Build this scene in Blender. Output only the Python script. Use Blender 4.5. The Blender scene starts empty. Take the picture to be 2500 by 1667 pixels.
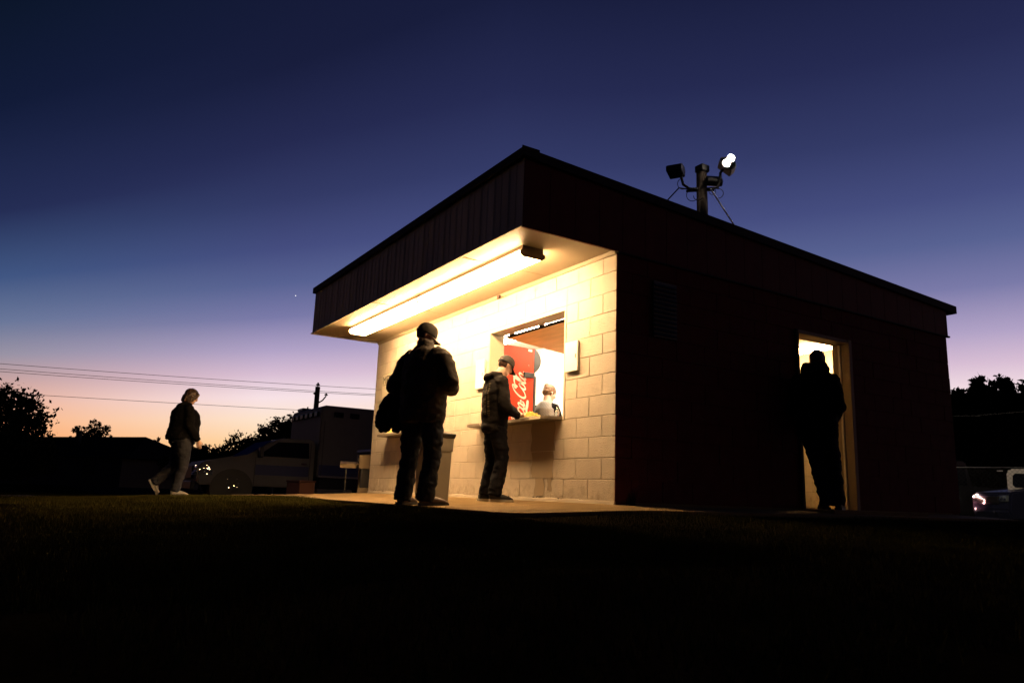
import bpy, bmesh, math, random
import numpy as np
from mathutils import Vector, Matrix, noise
random.seed(7); rng = np.random.RandomState(11)
SC = bpy.context.scene
COL = SC.collection
V = Vector
R = math.radians
PI = math.pi

# ------------------------------------------------------------------ camera
cam_data = bpy.data.cameras.new('camera')
cam = bpy.data.objects.new('camera', cam_data); COL.objects.link(cam); SC.camera = cam
cam_data.sensor_width = 36.0; cam_data.lens = 26.228
cam_data.clip_start = 0.05; cam_data.clip_end = 4000
yaw, pitch, roll = R(-58.1634), R(11.5563), R(2.0868)
fw = V((math.sin(yaw)*math.cos(pitch), math.cos(yaw)*math.cos(pitch), math.sin(pitch)))
rt = V((math.cos(yaw), -math.sin(yaw), 0)); up = rt.cross(fw)
c_, s_ = math.cos(roll), math.sin(roll)
rt2 = c_*rt + s_*up; up2 = -s_*rt + c_*up
M = Matrix((rt2, up2, -fw)).transposed().to_4x4()
M.translation = V((5.4748, -4.5836, 0.0547))
cam.matrix_world = M

# ------------------------------------------------------------------ dusk sky
def srgb(r, g, b):
    f = lambda c: (c/255/12.92) if c/255 <= .04045 else ((c/255+.055)/1.055)**2.4
    return (f(r), f(g), f(b), 1)
world = bpy.data.worlds.new('World'); SC.world = world; world.use_nodes = True
nt = world.node_tree; nt.nodes.clear()
def N(t, **k):
    n = nt.nodes.new(t)
    for a, b in k.items(): setattr(n, a, b)
    return n
def mth(op, a, b=None, clamp=False):
    n = N('ShaderNodeMath', operation=op, use_clamp=clamp)
    for i, x in enumerate((a, b)):
        if x is None: continue
        if isinstance(x, (int, float)): n.inputs[i].default_value = x
        else: nt.links.new(x, n.inputs[i])
    return n.outputs[0]
tc = N('ShaderNodeTexCoord'); nrm = N('ShaderNodeVectorMath', operation='NORMALIZE')
nt.links.new(tc.outputs['Generated'], nrm.inputs[0])
sep = N('ShaderNodeSeparateXYZ'); nt.links.new(nrm.outputs[0], sep.inputs[0])
flat = N('ShaderNodeVectorMath', operation='MULTIPLY'); nt.links.new(nrm.outputs[0], flat.inputs[0]); flat.inputs[1].default_value = (1, 1, 0)
fn = N('ShaderNodeVectorMath', operation='NORMALIZE'); nt.links.new(flat.outputs[0], fn.inputs[0])
dt = N('ShaderNodeVectorMath', operation='DOT_PRODUCT'); nt.links.new(fn.outputs[0], dt.inputs[0])
dt.inputs[1].default_value = (math.sin(R(-35)), math.cos(R(-35)), 0)
dot = dt.outputs['Value']
sc_ = mth('MINIMUM', mth('MAXIMUM', mth('ADD', mth('MULTIPLY', mth('SUBTRACT', dot, .53), 1.0), .62), .45), 1.0)
ze = mth('DIVIDE', sep.outputs['Z'], sc_)
def ramp(stops):
    n = N('ShaderNodeValToRGB'); cr = n.color_ramp; cr.interpolation = 'LINEAR'
    while len(cr.elements) < len(stops): cr.elements.new(.5)
    for e, (p, c) in zip(cr.elements, sorted(stops)):
        e.position = p; e.color = srgb(*c)
    nt.links.new(ze, n.inputs[0]); return n.outputs[0]
rA = ramp([(0,(255,172,100)),(.03,(255,190,122)),(.06,(255,214,160)),(.098,(254,228,205)),(.13,(248,226,230)),(.165,(216,190,212)),
    (.20,(177,162,198)),(.25,(122,122,168)),(.30,(88,98,146)),(.35,(69,77,127)),(.42,(51,58,102)),(.50,(37,42,81)),(.60,(24,29,60)),(.85,(14,21,43)),(1,(11,18,38))])
rB = ramp([(0,(238,118,62)),(.05,(252,150,86)),(.09,(250,168,110)),(.12,(238,170,128)),(.165,(198,160,150)),(.21,(152,146,160)),
    (.27,(106,120,153)),(.35,(64,87,131)),(.47,(36,45,84)),(.66,(18,27,56)),(.84,(12,22,42)),(1,(10,17,36))])
rC = ramp([(0,(48,38,36)),(.12,(50,40,42)),(.3,(27,27,42)),(.8,(13,18,38)),(1,(10,17,36))])
def mix(f, a, b):
    n = N('ShaderNodeMix', data_type='RGBA')
    nt.links.new(f, n.inputs[0]); nt.links.new(a, n.inputs[6]); nt.links.new(b, n.inputs[7]); return n.outputs[2]
fAB = mth('MULTIPLY', mth('SUBTRACT', dot, .50), 4.0, True)
fC = mth('MULTIPLY', mth('ADD', dot, .15), 1.9, True)
colr = mix(fC, rC, mix(fAB, rB, rA))
bg = N('ShaderNodeBackground'); bg.inputs['Strength'].default_value = 1.0
nt.links.new(colr, bg.inputs['Color'])
wo = N('ShaderNodeOutputWorld'); nt.links.new(bg.outputs[0], wo.inputs[0])

SC.view_settings.view_transform = 'Standard'
try: SC.view_settings.look = 'None'
except Exception: pass
SC.view_settings.exposure = 0; SC.view_settings.gamma = 1
SC.render.engine = 'CYCLES'
SC.cycles.use_denoising = True
SC.cycles.max_bounces = 8; SC.cycles.diffuse_bounces = 5; SC.cycles.sample_clamp_indirect = 8

# ------------------------------------------------------------------ materials
MT = {}
def mat(name, col, rough=.7, metal=0., var=.0, vscale=6., bump=0., bscale=60., spec=.5, stretch=(1,1,1), objvar=0., emit=None, es=0., trans=0., dirt=None, foot=None):
    m = bpy.data.materials.new(name); m.use_nodes = True
    t = m.node_tree; b = t.nodes['Principled BSDF']
    b.inputs['Roughness'].default_value = rough; b.inputs['Metallic'].default_value = metal
    b.inputs['Specular IOR Level'].default_value = spec
    b.inputs['Base Color'].default_value = (*col, 1)
    if trans: b.inputs['Transmission Weight'].default_value = trans
    if emit:
        b.inputs['Emission Color'].default_value = (*emit, 1); b.inputs['Emission Strength'].default_value = es
    if var or bump or objvar or dirt:
        co = t.nodes.new('ShaderNodeTexCoord'); mp = t.nodes.new('ShaderNodeMapping'); mp.inputs['Scale'].default_value = stretch
        geo = t.nodes.new('ShaderNodeNewGeometry')
        t.links.new(geo.outputs['Position'], mp.inputs[0])
        src = None
        if var:
            nz = t.nodes.new('ShaderNodeTexNoise'); nz.inputs['Scale'].default_value = vscale; nz.inputs['Detail'].default_value = 6
            t.links.new(mp.outputs[0], nz.inputs[0])
            mr = t.nodes.new('ShaderNodeMapRange'); mr.inputs[1].default_value = .3; mr.inputs[2].default_value = .7
            mr.inputs[3].default_value = 1-var; mr.inputs[4].default_value = 1+var
            t.links.new(nz.outputs[0], mr.inputs[0]); src = mr.outputs[0]
        if objvar:
            oi = t.nodes.new('ShaderNodeObjectInfo'); mr = t.nodes.new('ShaderNodeMapRange')
            mr.inputs[3].default_value = 1-objvar; mr.inputs[4].default_value = 1+objvar
            t.links.new(oi.outputs['Random'], mr.inputs[0])
            if src is None: src = mr.outputs[0]
            else:
                mm = t.nodes.new('ShaderNodeMath'); mm.operation = 'MULTIPLY'; t.links.new(src, mm.inputs[0]); t.links.new(mr.outputs[0], mm.inputs[1]); src = mm.outputs[0]
        out = None
        if src is not None:
            vm = t.nodes.new('ShaderNodeVectorMath'); vm.operation = 'SCALE'; vm.inputs[0].default_value = col
            t.links.new(src, vm.inputs['Scale']); out = vm.outputs[0]
        if dirt:   # (colour, threshold low, high, scale): patches of wear / dirt with their own outline
            nz = t.nodes.new('ShaderNodeTexNoise'); nz.inputs['Scale'].default_value = dirt[3]; nz.inputs['Detail'].default_value = 8; nz.inputs['Roughness'].default_value = .65
            t.links.new(geo.outputs['Position'], nz.inputs[0])
            mr = t.nodes.new('ShaderNodeMapRange'); mr.inputs[1].default_value = dirt[1]; mr.inputs[2].default_value = dirt[2]
            t.links.new(nz.outputs[0], mr.inputs[0])
            mx = t.nodes.new('ShaderNodeMix'); mx.data_type = 'RGBA'; t.links.new(mr.outputs[0], mx.inputs[0])
            if out is not None: t.links.new(out, mx.inputs[6])
            else: mx.inputs[6].default_value = (*col, 1)
            mx.inputs[7].default_value = (*dirt[0], 1); out = mx.outputs[2]
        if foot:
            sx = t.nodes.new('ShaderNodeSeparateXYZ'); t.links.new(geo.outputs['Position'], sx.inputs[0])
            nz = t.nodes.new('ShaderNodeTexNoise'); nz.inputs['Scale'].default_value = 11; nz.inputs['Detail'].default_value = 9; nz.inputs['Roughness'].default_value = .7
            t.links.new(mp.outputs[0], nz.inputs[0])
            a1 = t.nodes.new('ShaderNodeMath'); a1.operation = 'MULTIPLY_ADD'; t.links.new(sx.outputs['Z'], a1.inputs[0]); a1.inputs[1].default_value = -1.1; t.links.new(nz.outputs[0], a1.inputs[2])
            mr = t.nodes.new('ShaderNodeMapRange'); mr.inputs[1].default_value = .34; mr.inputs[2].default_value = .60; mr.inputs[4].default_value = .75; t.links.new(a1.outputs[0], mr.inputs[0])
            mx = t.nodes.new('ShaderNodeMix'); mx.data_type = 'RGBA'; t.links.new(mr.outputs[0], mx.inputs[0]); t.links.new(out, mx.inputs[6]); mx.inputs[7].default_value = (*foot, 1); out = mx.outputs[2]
        if out is not None: t.links.new(out, b.inputs['Base Color'])
        if bump:
            n2 = t.nodes.new('ShaderNodeTexNoise'); n2.inputs['Scale'].default_value = bscale; n2.inputs['Detail'].default_value = 5
            t.links.new(mp.outputs[0], n2.inputs[0])
            bp = t.nodes.new('ShaderNodeBump'); bp.inputs['Strength'].default_value = bump; bp.inputs['Distance'].default_value = .01
            t.links.new(n2.outputs[0], bp.inputs['Height']); t.links.new(bp.outputs[0], b.inputs['Normal'])
    MT[name] = m; return m
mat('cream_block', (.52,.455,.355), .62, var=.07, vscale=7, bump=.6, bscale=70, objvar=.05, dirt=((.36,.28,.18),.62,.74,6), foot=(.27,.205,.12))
mat('cream_joint', (.42,.36,.27), .8, bump=.4)
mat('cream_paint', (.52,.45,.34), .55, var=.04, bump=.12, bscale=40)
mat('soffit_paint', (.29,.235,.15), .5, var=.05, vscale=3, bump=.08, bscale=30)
mat('red_wall', (.11,.018,.012), .85, spec=.15, var=.15, bump=.4, bscale=80)
mat('red_metal', (.11,.018,.012), .7, spec=.2, var=.12)
mat('clad_metal', (.62,.50,.36), .65, .0, spec=.25, var=.14, vscale=5, stretch=(1,1,.2), objvar=.08)
mat('trim_dark', (.030,.026,.023), .8, spec=.15, var=.2)
mat('roof_metal', (.05,.05,.05), .5, var=.1)
mat('concrete', (.175,.118,.052), .95, spec=.1, var=.16, vscale=5, bump=.5, bscale=45, dirt=((.20,.165,.11),.60,.72,3.2))
mat('soil', (.008,.0065,.0035), 1., spec=0., var=.4, vscale=3, bump=.8, bscale=30)
mat('grass', (.038,.034,.008), 1., var=.45, vscale=2.2, spec=0.)
mat('asphalt', (.014,.014,.015), 1., spec=0., var=.2, bump=.4, bscale=70)
mat('steel_white', (.85,.84,.80), .4, var=.03)
mat('fixture_steel', (.20,.15,.10), .45, var=.05)
mat('lens_lit', (.9,.88,.8), .4, emit=(1,.62,.30), es=72)
mat('lens_outer', (.9,.88,.8), .4, emit=(1,.60,.27), es=100)
mat('lens_side', (.9,.88,.8), .4, emit=(1,.61,.29), es=240)
mat('lens_inside', (.9,.88,.8), .4, emit=(1,.83,.62), es=62)
mat('lens_restroom', (.9,.88,.8), .4, emit=(1,.64,.28), es=60)
mat('flood_lit', (1,1,1), .3, emit=(1,.86,.74), es=150)
mat('interior_white', (.80,.77,.70), .6)
mat('hatch_board', (.72,.43,.17), .6, var=.12, vscale=3, stretch=(1,5,1))
mat('counter_wood', (.21,.17,.125), .6, var=.18, vscale=8, stretch=(1,6,6), dirt=((.55,.48,.36),.62,.66,4))
mat('dark_stain', (.33,.255,.16), .8)
mat('fridge_red', (.62,.040,.008), .55, spec=.25, var=.06, dirt=((.75,.42,.30),.70,.73,14))
mat('fridge_black', (.022,.02,.018), .4)
mat('logo_white', (.85,.80,.68), .5)
mat('black_plastic', (.015,.014,.013), .5)
mat('bin_tan', (.17,.145,.105), .6, var=.08)
mat('bag_black', (.014,.012,.011), .35, bump=.6, bscale=30)
mat('sign_cream', (.62,.55,.40), .5)
mat('ink', (.02,.02,.02), .6)
mat('tape', (.66,.55,.38), .6)
mat('popcorn', (.86,.60,.13), .6, var=.25, vscale=40)
mat('glass_clear', (.55,.65,.62), .1, trans=.8)
mat('skin', (.46,.23,.145), .5, var=.08, vscale=14)
mat('skin_pale', (.60,.38,.28), .5, var=.06, vscale=14)
mat('eye', (.7,.7,.68), .2)
mat('hair_brown', (.085,.040,.020), .6, var=.4, vscale=50, stretch=(1,1,.2))
mat('hair_fair', (.045,.022,.010), .5, var=.45, vscale=60, stretch=(1,1,.15), bump=.6, bscale=120)
mat('hair_blonde', (.15,.075,.030), .5, var=.4, vscale=60, stretch=(1,1,.3), bump=.6, bscale=120)
mat('cap_olive', (.022,.015,.009), .85, bump=.4, bscale=300)
mat('cap_black', (.012,.010,.009), .8, bump=.4, bscale=300)
mat('jacket_dark', (.022,.013,.008), .8, spec=.3, var=.2, bump=.5, bscale=70)
mat('jacket_black', (.0045,.004,.004), .95, spec=.1, var=.2, bump=.5, bscale=80)
mat('hoodie', (.007,.005,.004), .9, spec=.2, var=.2, vscale=8, bump=.5, bscale=110)
mat('hoodie_print', (.10,.075,.035), .8)
mat('jeans', (.013,.015,.020), .9, spec=.2, var=.25, vscale=7, bump=.6, bscale=160)
mat('jeans_dark', (.007,.007,.010), .9, spec=.2, var=.25, vscale=7, bump=.6, bscale=160)
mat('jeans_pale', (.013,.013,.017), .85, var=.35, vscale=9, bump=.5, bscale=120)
mat('boot', (.055,.030,.016), .5, var=.2)
mat('shoe_black', (.018,.018,.020), .6)
mat('shoe_white', (.26,.23,.18), .6)
mat('sole_pale', (.42,.37,.28), .6)
mat('vest_quilt', (.20,.18,.155), .7)
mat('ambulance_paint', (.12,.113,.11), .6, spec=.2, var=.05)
mat('vehicle_dark', (.012,.012,.014), .5, spec=.2)
mat('glass_tint', (.05,.07,.19), .5, spec=0.)
mat('glass_dark', (.006,.007,.012), .25, spec=.05)
mat('chrome', (.8,.8,.8), .1, 1.0)
mat('chrome_rough', (.6,.58,.55), .3, 1.0)
mat('tyre', (.015,.015,.015), .9)
mat('blue_stripe', (.012,.018,.09), .5)
mat('orange_plastic', (.045,.012,.004), .6)
mat('white_van', (.60,.56,.48), .4)
mat('car_blue', (.010,.012,.030), .3, spec=.3)
mat('wood_pole', (.085,.060,.038), .9, var=.25, vscale=8, stretch=(1,1,.1), bump=.5)
mat('galv', (.035,.034,.033), .8, .0, spec=.2)
mat('cable', (.012,.012,.012), .7)
mat('cable_bright', (.85,.82,.8), .35)
mat('bark', (.035,.026,.02), .95, var=.3)
mat('leaf', (.022,.022,.010), 1., spec=0., objvar=.2)
mat('leaf_lit_orange', (.16,.050,.018), .8)  # orange light on the sapling is put into its leaf colour
mat('brick_dark', (.03,.018,.015), .85, var=.2)
mat('roof_shingle', (.012,.012,.014), 1., spec=0., var=.2)
mat('starlight', (1,1,1), .5, emit=(1,.97,.9), es=2.2)
mat('beige_box', (.24,.17,.09), .7)

# ------------------------------------------------------------------ helpers
def put(name, me, material=None, parent=None, loc=None, rot=None, smooth=False):
    o = bpy.data.objects.new(name, me); COL.objects.link(o)
    if material and hasattr(me, 'materials') and len(me.materials) == 0: me.materials.append(MT[material])
    if parent: o.parent = parent
    if loc is not None: o.location = loc
    if rot is not None: o.rotation_euler = rot
    if smooth:
        for p in me.polygons: p.use_smooth = True
    return o
def thing(name, label, cat, loc=(0,0,0), rz=0, group=None):
    o = bpy.data.objects.new(name, None); COL.objects.link(o)
    o.location = loc; o.rotation_euler = (0, 0, rz); o.empty_display_size = .1
    tag(o, label, cat, group); return o
def tag(o, label=None, cat=None, group=None, kind=None):
    if label: o['label'] = label
    if cat: o['category'] = cat
    if group: o['group'] = group
    if kind: o['kind'] = kind
    return o
def bm2me(bm, name='m', recalc=True):
    if recalc: bmesh.ops.recalc_face_normals(bm, faces=bm.faces)
    me = bpy.data.meshes.new(name); bm.to_mesh(me); bm.free(); return me
def box(bm, x0, x1, y0, y1, z0, z1, bev=0.):
    vs = [bm.verts.new((x, y, z)) for x in (x0, x1) for y in (y0, y1) for z in (z0, z1)]
    fs = [bm.faces.new([vs[i] for i in f]) for f in ((0,1,3,2),(4,6,7,5),(0,4,5,1),(2,3,7,6),(0,2,6,4),(1,5,7,3))]
    if bev:
        es = list({e for f in fs for e in f.edges})
        bmesh.ops.bevel(bm, geom=es, offset=bev, segments=1, affect='EDGES')
def boxme(x0, x1, y0, y1, z0, z1, bev=0.):
    bm = bmesh.new(); box(bm, x0, x1, y0, y1, z0, z1, bev); return bm2me(bm)
def prism(bm, prof, a0, a1, axis='x', bev=0.):
    """profile (u,v) extruded along axis; axis x: (y,z); axis y: (x,z); axis z: (x,y)"""
    def P(u, v, a): return {'x': (a,u,v), 'y': (u,a,v), 'z': (u,v,a)}[axis]
    A = [bm.verts.new(P(u, v, a0)) for u, v in prof]; B = [bm.verts.new(P(u, v, a1)) for u, v in prof]
    fs = [bm.faces.new(A), bm.faces.new(B[::-1])]; n = len(prof)
    for i in range(n): fs.append(bm.faces.new((A[i], A[(i+1)%n], B[(i+1)%n], B[i])))
    if bev:
        bmesh.ops.bevel(bm, geom=list({e for f in fs for e in f.edges}), offset=bev, segments=2, affect='EDGES')
def prismme(*a, **k):
    bm = bmesh.new(); prism(bm, *a, **k); return bm2me(bm)
def tube(bm, pts, rad, side=(1,0,0), n=14, caps=True):
    pts = [V(p) for p in pts]; L = len(pts); side = V(side); rings = []
    for i, p in enumerate(pts):
        t = (pts[min(i+1, L-1)] - pts[max(i-1, 0)])
        if t.length < 1e-9: t = V((0,0,1))
        t.normalize(); s = side - side.dot(t)*t
        if s.length < 1e-3: s = V((0,1,0)) - V((0,1,0)).dot(t)*t
        if s.length < 1e-3: s = V((1,0,0)) - V((1,0,0)).dot(t)*t
        s.normalize(); b = t.cross(s)
        r = rad[i] if isinstance(rad, (list, tuple)) else rad
        ra, rb = r if isinstance(r, (list, tuple)) else (r, r)
        rings.append([bm.verts.new(p + s*ra*math.cos(2*PI*k/n) + b*rb*math.sin(2*PI*k/n)) for k in range(n)])
    for i in range(L-1):
        for k in range(n): bm.faces.new((rings[i][k], rings[i][(k+1)%n], rings[i+1][(k+1)%n], rings[i+1][k]))
    if caps:
        bm.faces.new(rings[0][::-1]); bm.faces.new(rings[-1])
def tubeme(*a, **k):
    bm = bmesh.new(); tube(bm, *a, **k); return bm2me(bm)
def ball(bm, c, r, n=14, m=10, rot=None):
    c = V(c); r = V(r) if hasattr(r, '__len__') else V((r,r,r))
    g = bmesh.ops.create_uvsphere(bm, u_segments=n, v_segments=m, radius=1)
    for v in g['verts']:
        q = V((v.co.x*r.x, v.co.y*r.y, v.co.z*r.z))
        if rot is not None: q = rot @ q
        v.co = c + q
def remesh(bm, voxel, smooth=3, fac=.5):
    """several closed shapes fused into one continuous surface"""
    me = bpy.data.meshes.new('t'); bmesh.ops.recalc_face_normals(bm, faces=bm.faces); bm.to_mesh(me); bm.free()
    o = bpy.data.objects.new('t', me); COL.objects.link(o)
    m = o.modifiers.new('r', 'REMESH'); m.mode = 'VOXEL'; m.voxel_size = voxel; m.use_smooth_shade = True
    if smooth:
        s = o.modifiers.new('s', 'SMOOTH'); s.iterations = smooth; s.factor = fac
    dg = bpy.context.evaluated_depsgraph_get(); dg.update()
    r = bpy.data.meshes.new_from_object(o.evaluated_get(dg))
    bpy.data.objects.remove(o); bpy.data.meshes.remove(me)
    return r
def wrinkle(me, amp, sc, seed=0., f=None):
    co = np.empty(len(me.vertices)*3); me.vertices.foreach_get('co', co)
    no = np.empty(len(me.vertices)*3); me.vertices.foreach_get('normal', no)
    co = co.reshape(-1, 3); no = no.reshape(-1, 3)
    for i in range(len(co)):
        p = co[i]; q = V((p[0]*sc[0]+seed, p[1]*sc[1]+seed*.7, p[2]*sc[2]-seed))
        q += V((1,.6,.3))*noise.noise(q*.6)*.9
        a = noise.noise(q) + .5*noise.noise(q*2.1)
        a = (abs(a)**.8)*(1 if a > 0 else -1)
        k = amp*(f(p) if f else 1)
        co[i] = p + no[i]*a*k
    me.vertices.foreach_set('co', co.ravel()); me.update()
    for p in me.polygons: p.use_smooth = True
def textme(body, size, ext=.001):
    cu = bpy.data.curves.new('t', 'FONT'); cu.body = body; cu.size = size; cu.extrude = ext; cu.align_x = 'LEFT'
    o = bpy.data.objects.new('t', cu); COL.objects.link(o)
    dg = bpy.context.evaluated_depsgraph_get(); dg.update()
    me = bpy.data.meshes.new_from_object(o.evaluated_get(dg)); bpy.data.objects.remove(o); return me

# ------------------------------------------------------------------ ground
W, D, H = 6.14, 6.0, 2.46
CH, CW = .2032, W/15
Z0 = H - 12*CH        # foot of the first course
def T(x, y):
    dx = np.maximum(np.maximum(-W - x, x), 0); dy = np.maximum(np.maximum(-y, y - D), 0)
    d = np.sqrt(dx*dx + dy*dy)
    z = -.004 - .50*(1 - np.exp(-(d/8.)**1.06))
    return z
def Tb(x, y):
    b = .010*np.sin(x*2.3+1)*np.cos(y*1.9) + .007*np.sin(x*5.1-y*3.3) + .02*np.sin(x*.7+2)*np.sin(y*.55)
    dx = np.maximum(np.maximum(-W - x, x), 0); dy = np.maximum(np.maximum(-y, y - D), 0)
    d = np.sqrt(dx*dx + dy*dy)
    return T(x, y) - .03 + b*np.clip((d-1.2)/2, 0, 1)*1.2
def axis_vals(c, fine, r):
    a = list(np.arange(-fine, fine+1e-6, .25)); s = .3; x = fine
    while x < r: s *= 1.18; x += s; a.append(x)
    n = [-q for q in a if q > fine+1e-6]
    return np.array(sorted(set(n + a))) + c
xs = axis_vals(-3, 12, 900); ys = axis_vals(0, 10, 900)
X, Y = np.meshgrid(xs, ys, indexing='ij'); Z = Tb(X, Y)
nx, ny = len(xs), len(ys)
vv = np.stack([X, Y, Z], -1).reshape(-1, 3)
idx = np.arange(nx*ny).reshape(nx, ny)
ff = np.stack([idx[:-1,:-1], idx[1:,:-1], idx[1:,1:], idx[:-1,1:]], -1).reshape(-1, 4)
me = bpy.data.meshes.new('ground'); me.from_pydata(vv.tolist(), [], ff.tolist()); me.update()
tag(put('ground', me, 'soil', smooth=True), kind='structure')

def sheet(name, poly, dz, material, thick=.10, step=.3):
    """pavement following the terrain inside a convex polygon"""
    bm = bmesh.new(); vs = [bm.verts.new((x, y, 0)) for x, y in poly]; bm.faces.new(vs)
    x0, x1 = min(p[0] for p in poly), max(p[0] for p in poly); y0, y1 = min(p[1] for p in poly), max(p[1] for p in poly)
    for a in np.arange(x0+step, x1, step): bmesh.ops.bisect_plane(bm, geom=bm.verts[:]+bm.edges[:]+bm.faces[:], plane_co=(a,0,0), plane_no=(1,0,0))
    for a in np.arange(y0+step, y1, step): bmesh.ops.bisect_plane(bm, geom=bm.verts[:]+bm.edges[:]+bm.faces[:], plane_co=(0,a,0), plane_no=(0,1,0))
    top = bm.faces[:]
    r = bmesh.ops.extrude_face_region(bm, geom=top)
    nv = set(v for v in r['geom'] if isinstance(v, bmesh.types.BMVert))
    for v in bm.verts:
        z = float(T(v.co.x, v.co.y)) + dz
        v.co.z = z if v in nv else z - thick
    o = put(name, bm2me(bm), material); tag(o, kind='structure'); return o
# slab is poured in bays with recessed joints
bays = [-6.55, -4.25, -1.95, 0.35]
slab_root = bpy.data.objects.new('concrete_slab', None); COL.objects.link(slab_root); tag(slab_root, kind='structure')
def bay(poly):
    o = sheet('slab_bay', poly, 0, 'concrete'); del o['kind']; o.parent = slab_root
g = .006
for a, b in zip(bays[:-1], bays[1:]): bay([(a+g,-1.52),(b-g,-1.52),(b-g,.0),(a+g,.0)])

bay([(.35+g,-1.50),(.50,-1.46),(.60,-1.34),(.64,-1.1),(.64,0),(.35+g,0)])
for a, b in ((0,2.2),(2.2,4.4),(4.4,6.2)): bay([(0.0,a+g),(.64,a+g),(.64,b-g),(0.0,b-g)])
# worn path leading off the slab to the left
PATH = [(-6.4,-1.0),(-8.6,-2.9),(-11.6,-4.9),(-15.5,-7.4),(-22,-11.5)]
bm = bmesh.new(); prev = None
pp = []
for i in range(len(PATH)-1):
    for t in np.linspace(0, 1, 10, endpoint=(i == len(PATH)-2)):
        pp.append(V((*[PATH[i][k]*(1-t)+PATH[i+1][k]*t for k in (0,1)], 0)))
for i, p in enumerate(pp):
    t = (pp[min(i+1,len(pp)-1)] - pp[max(i-1,0)]).normalized(); s = V((-t.y, t.x, 0))
    row = []
    for k in np.linspace(-.65, .65, 5):
        q = p + s*(k + .06*math.sin(i*.9+k)); z = float(Tb(np.array(q.x), np.array(q.y))) + .026
        row.append(bm.verts.new((q.x, q.y, z)))
    if prev:
        for k in range(4): bm.faces.new((prev[k], prev[k+1], row[k+1], row[k]))
    prev = row
tag(put('path', bm2me(bm), 'concrete', smooth=True), kind='structure')
# parking lot behind and left
for poly in ([(-60,-2.5),(-11.5,-2.5),(-11.5,60),(-60,60)], [(-11.4,9),(30,9),(30,60),(-11.4,60)]):
    tag(sheet('parking_lot', poly, .012, 'asphalt', .04, 2.5), kind='structure')

# grass blades
def on_path(x, y):
    m = np.zeros(len(x), bool)
    for a, b in zip(PATH[:-1], PATH[1:]):
        a, b = np.array(a), np.array(b); d = b-a; t = np.clip(((x-a[0])*d[0]+(y-a[1])*d[1])/(d@d), 0, 1)
        m |= np.hypot(x-a[0]-t*d[0], y-a[1]-t*d[1]) < .52 + .12*np.sin(x*5)
    return m
def grass(n, x0, x1, y0, y1, hmin, hmax, w):
    x = rng.uniform(x0, x1, n); y = rng.uniform(y0, y1, n)
    e = .035*np.sin(x*9) + .03*np.sin(x*23+1) + .02*np.sin(x*61)      # ragged edge creeping over the concrete
    slab = (x > -6.6+e) & (x < .61+e) & (y > -1.49+e) & (y < 6.2)
    keep = ~slab & ~on_path(x, y) & ~((x < -11.3) & (y > -2.3)) & (np.hypot(x-5.47, y+4.58) > .8)
    x, y = x[keep], y[keep]; n = len(x)
    z = Tb(x, y) - .01; h = rng.uniform(hmin, hmax, n)*(.65 + .7*(np.sin(x*1.7)*np.cos(y*2.1)*.5+.5)); a = rng.uniform(0, 2*PI, n)
    l = rng.uniform(0, .6, n)*h; b = rng.uniform(0, 2*PI, n)
    v = np.empty((n, 3, 3)); ww = w*rng.uniform(.6, 1.3, n)
    v[:,0] = np.stack([x-np.cos(a)*ww, y-np.sin(a)*ww, z], -1); v[:,1] = np.stack([x+np.cos(a)*ww, y+np.sin(a)*ww, z], -1)
    v[:,2] = np.stack([x+np.cos(b)*l, y+np.sin(b)*l, z+h], -1)
    return v.reshape(-1, 3)
vs = np.concatenate([grass(230000, -7, 3.2, -4.6, -1.5, .022, .052, .0028), grass(80000, .5, 4.6, -4.5, 7, .022, .05, .003),
    grass(170000, -13, -6, -7.5, 1.5, .022, .05, .004), grass(60000, -24, -12, -12, -2, .03, .055, .008), grass(40000, -7, 4, -9, -4.6, .03, .05, .004)])
me = bpy.data.meshes.new('grass'); n = len(vs)//3
me.vertices.add(len(vs)); me.vertices.foreach_set('co', vs.ravel()); me.loops.add(3*n); me.loops.foreach_set('vertex_index', np.arange(3*n))
me.polygons.add(n); me.polygons.foreach_set('loop_start', np.arange(0, 3*n, 3)); me.polygons.foreach_set('loop_total', np.full(n, 3)); me.update(); me.validate()
tag(put('grass', me, 'grass'), 'short olive lawn grass round the concrete slab', 'grass', kind='stuff')

# ------------------------------------------------------------------ the concession building
B = thing('concession_building', 'red and cream block concession stand with a lit overhanging roof', 'building')
def part(name, me, m, parent=None, **k): return put(name, me, m, parent or B, **k)
WIN1 = (-6, -2, 4, 10)   # modules left, right, courses from, to
WIN2 = (-13, -9.5, 4, 9)
# block meshes (front face towards -y, origin at lower left front)
def blockme(w):
    bm = bmesh.new(); box(bm, .003, w-.003, 0, .06, .003, CH-.003, .003); me = bm2me(bm, 'block'); me.materials.append(MT['cream_block']); return me
BLK = {1: blockme(CW), .5: blockme(CW/2)}
def covered(m0, m1, c):
    for a, b, c0, c1 in (WIN1, WIN2):
        if c0 <= c < c1 and m1 > a and m0 < b: return True
    return False
for c in range(12):
    m = 0.
    while m > -15:
        w = .5 if (m == 0 and c % 2) else 1.
        if m-w < -15: w = .5
        # split at openings
        for a, b, c0, c1 in (WIN1, WIN2):
            if c0 <= c < c1:
                for e in (a, b):
                    if m > e > m-w: w = m-e
        w = .5 if w < .9 else 1.
        if not covered(m-w, m, c):
            o = part('block', BLK[w], None, loc=((m-w)*CW, random.uniform(-.0012, .0012), Z0+c*CH))
        m -= w
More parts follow.
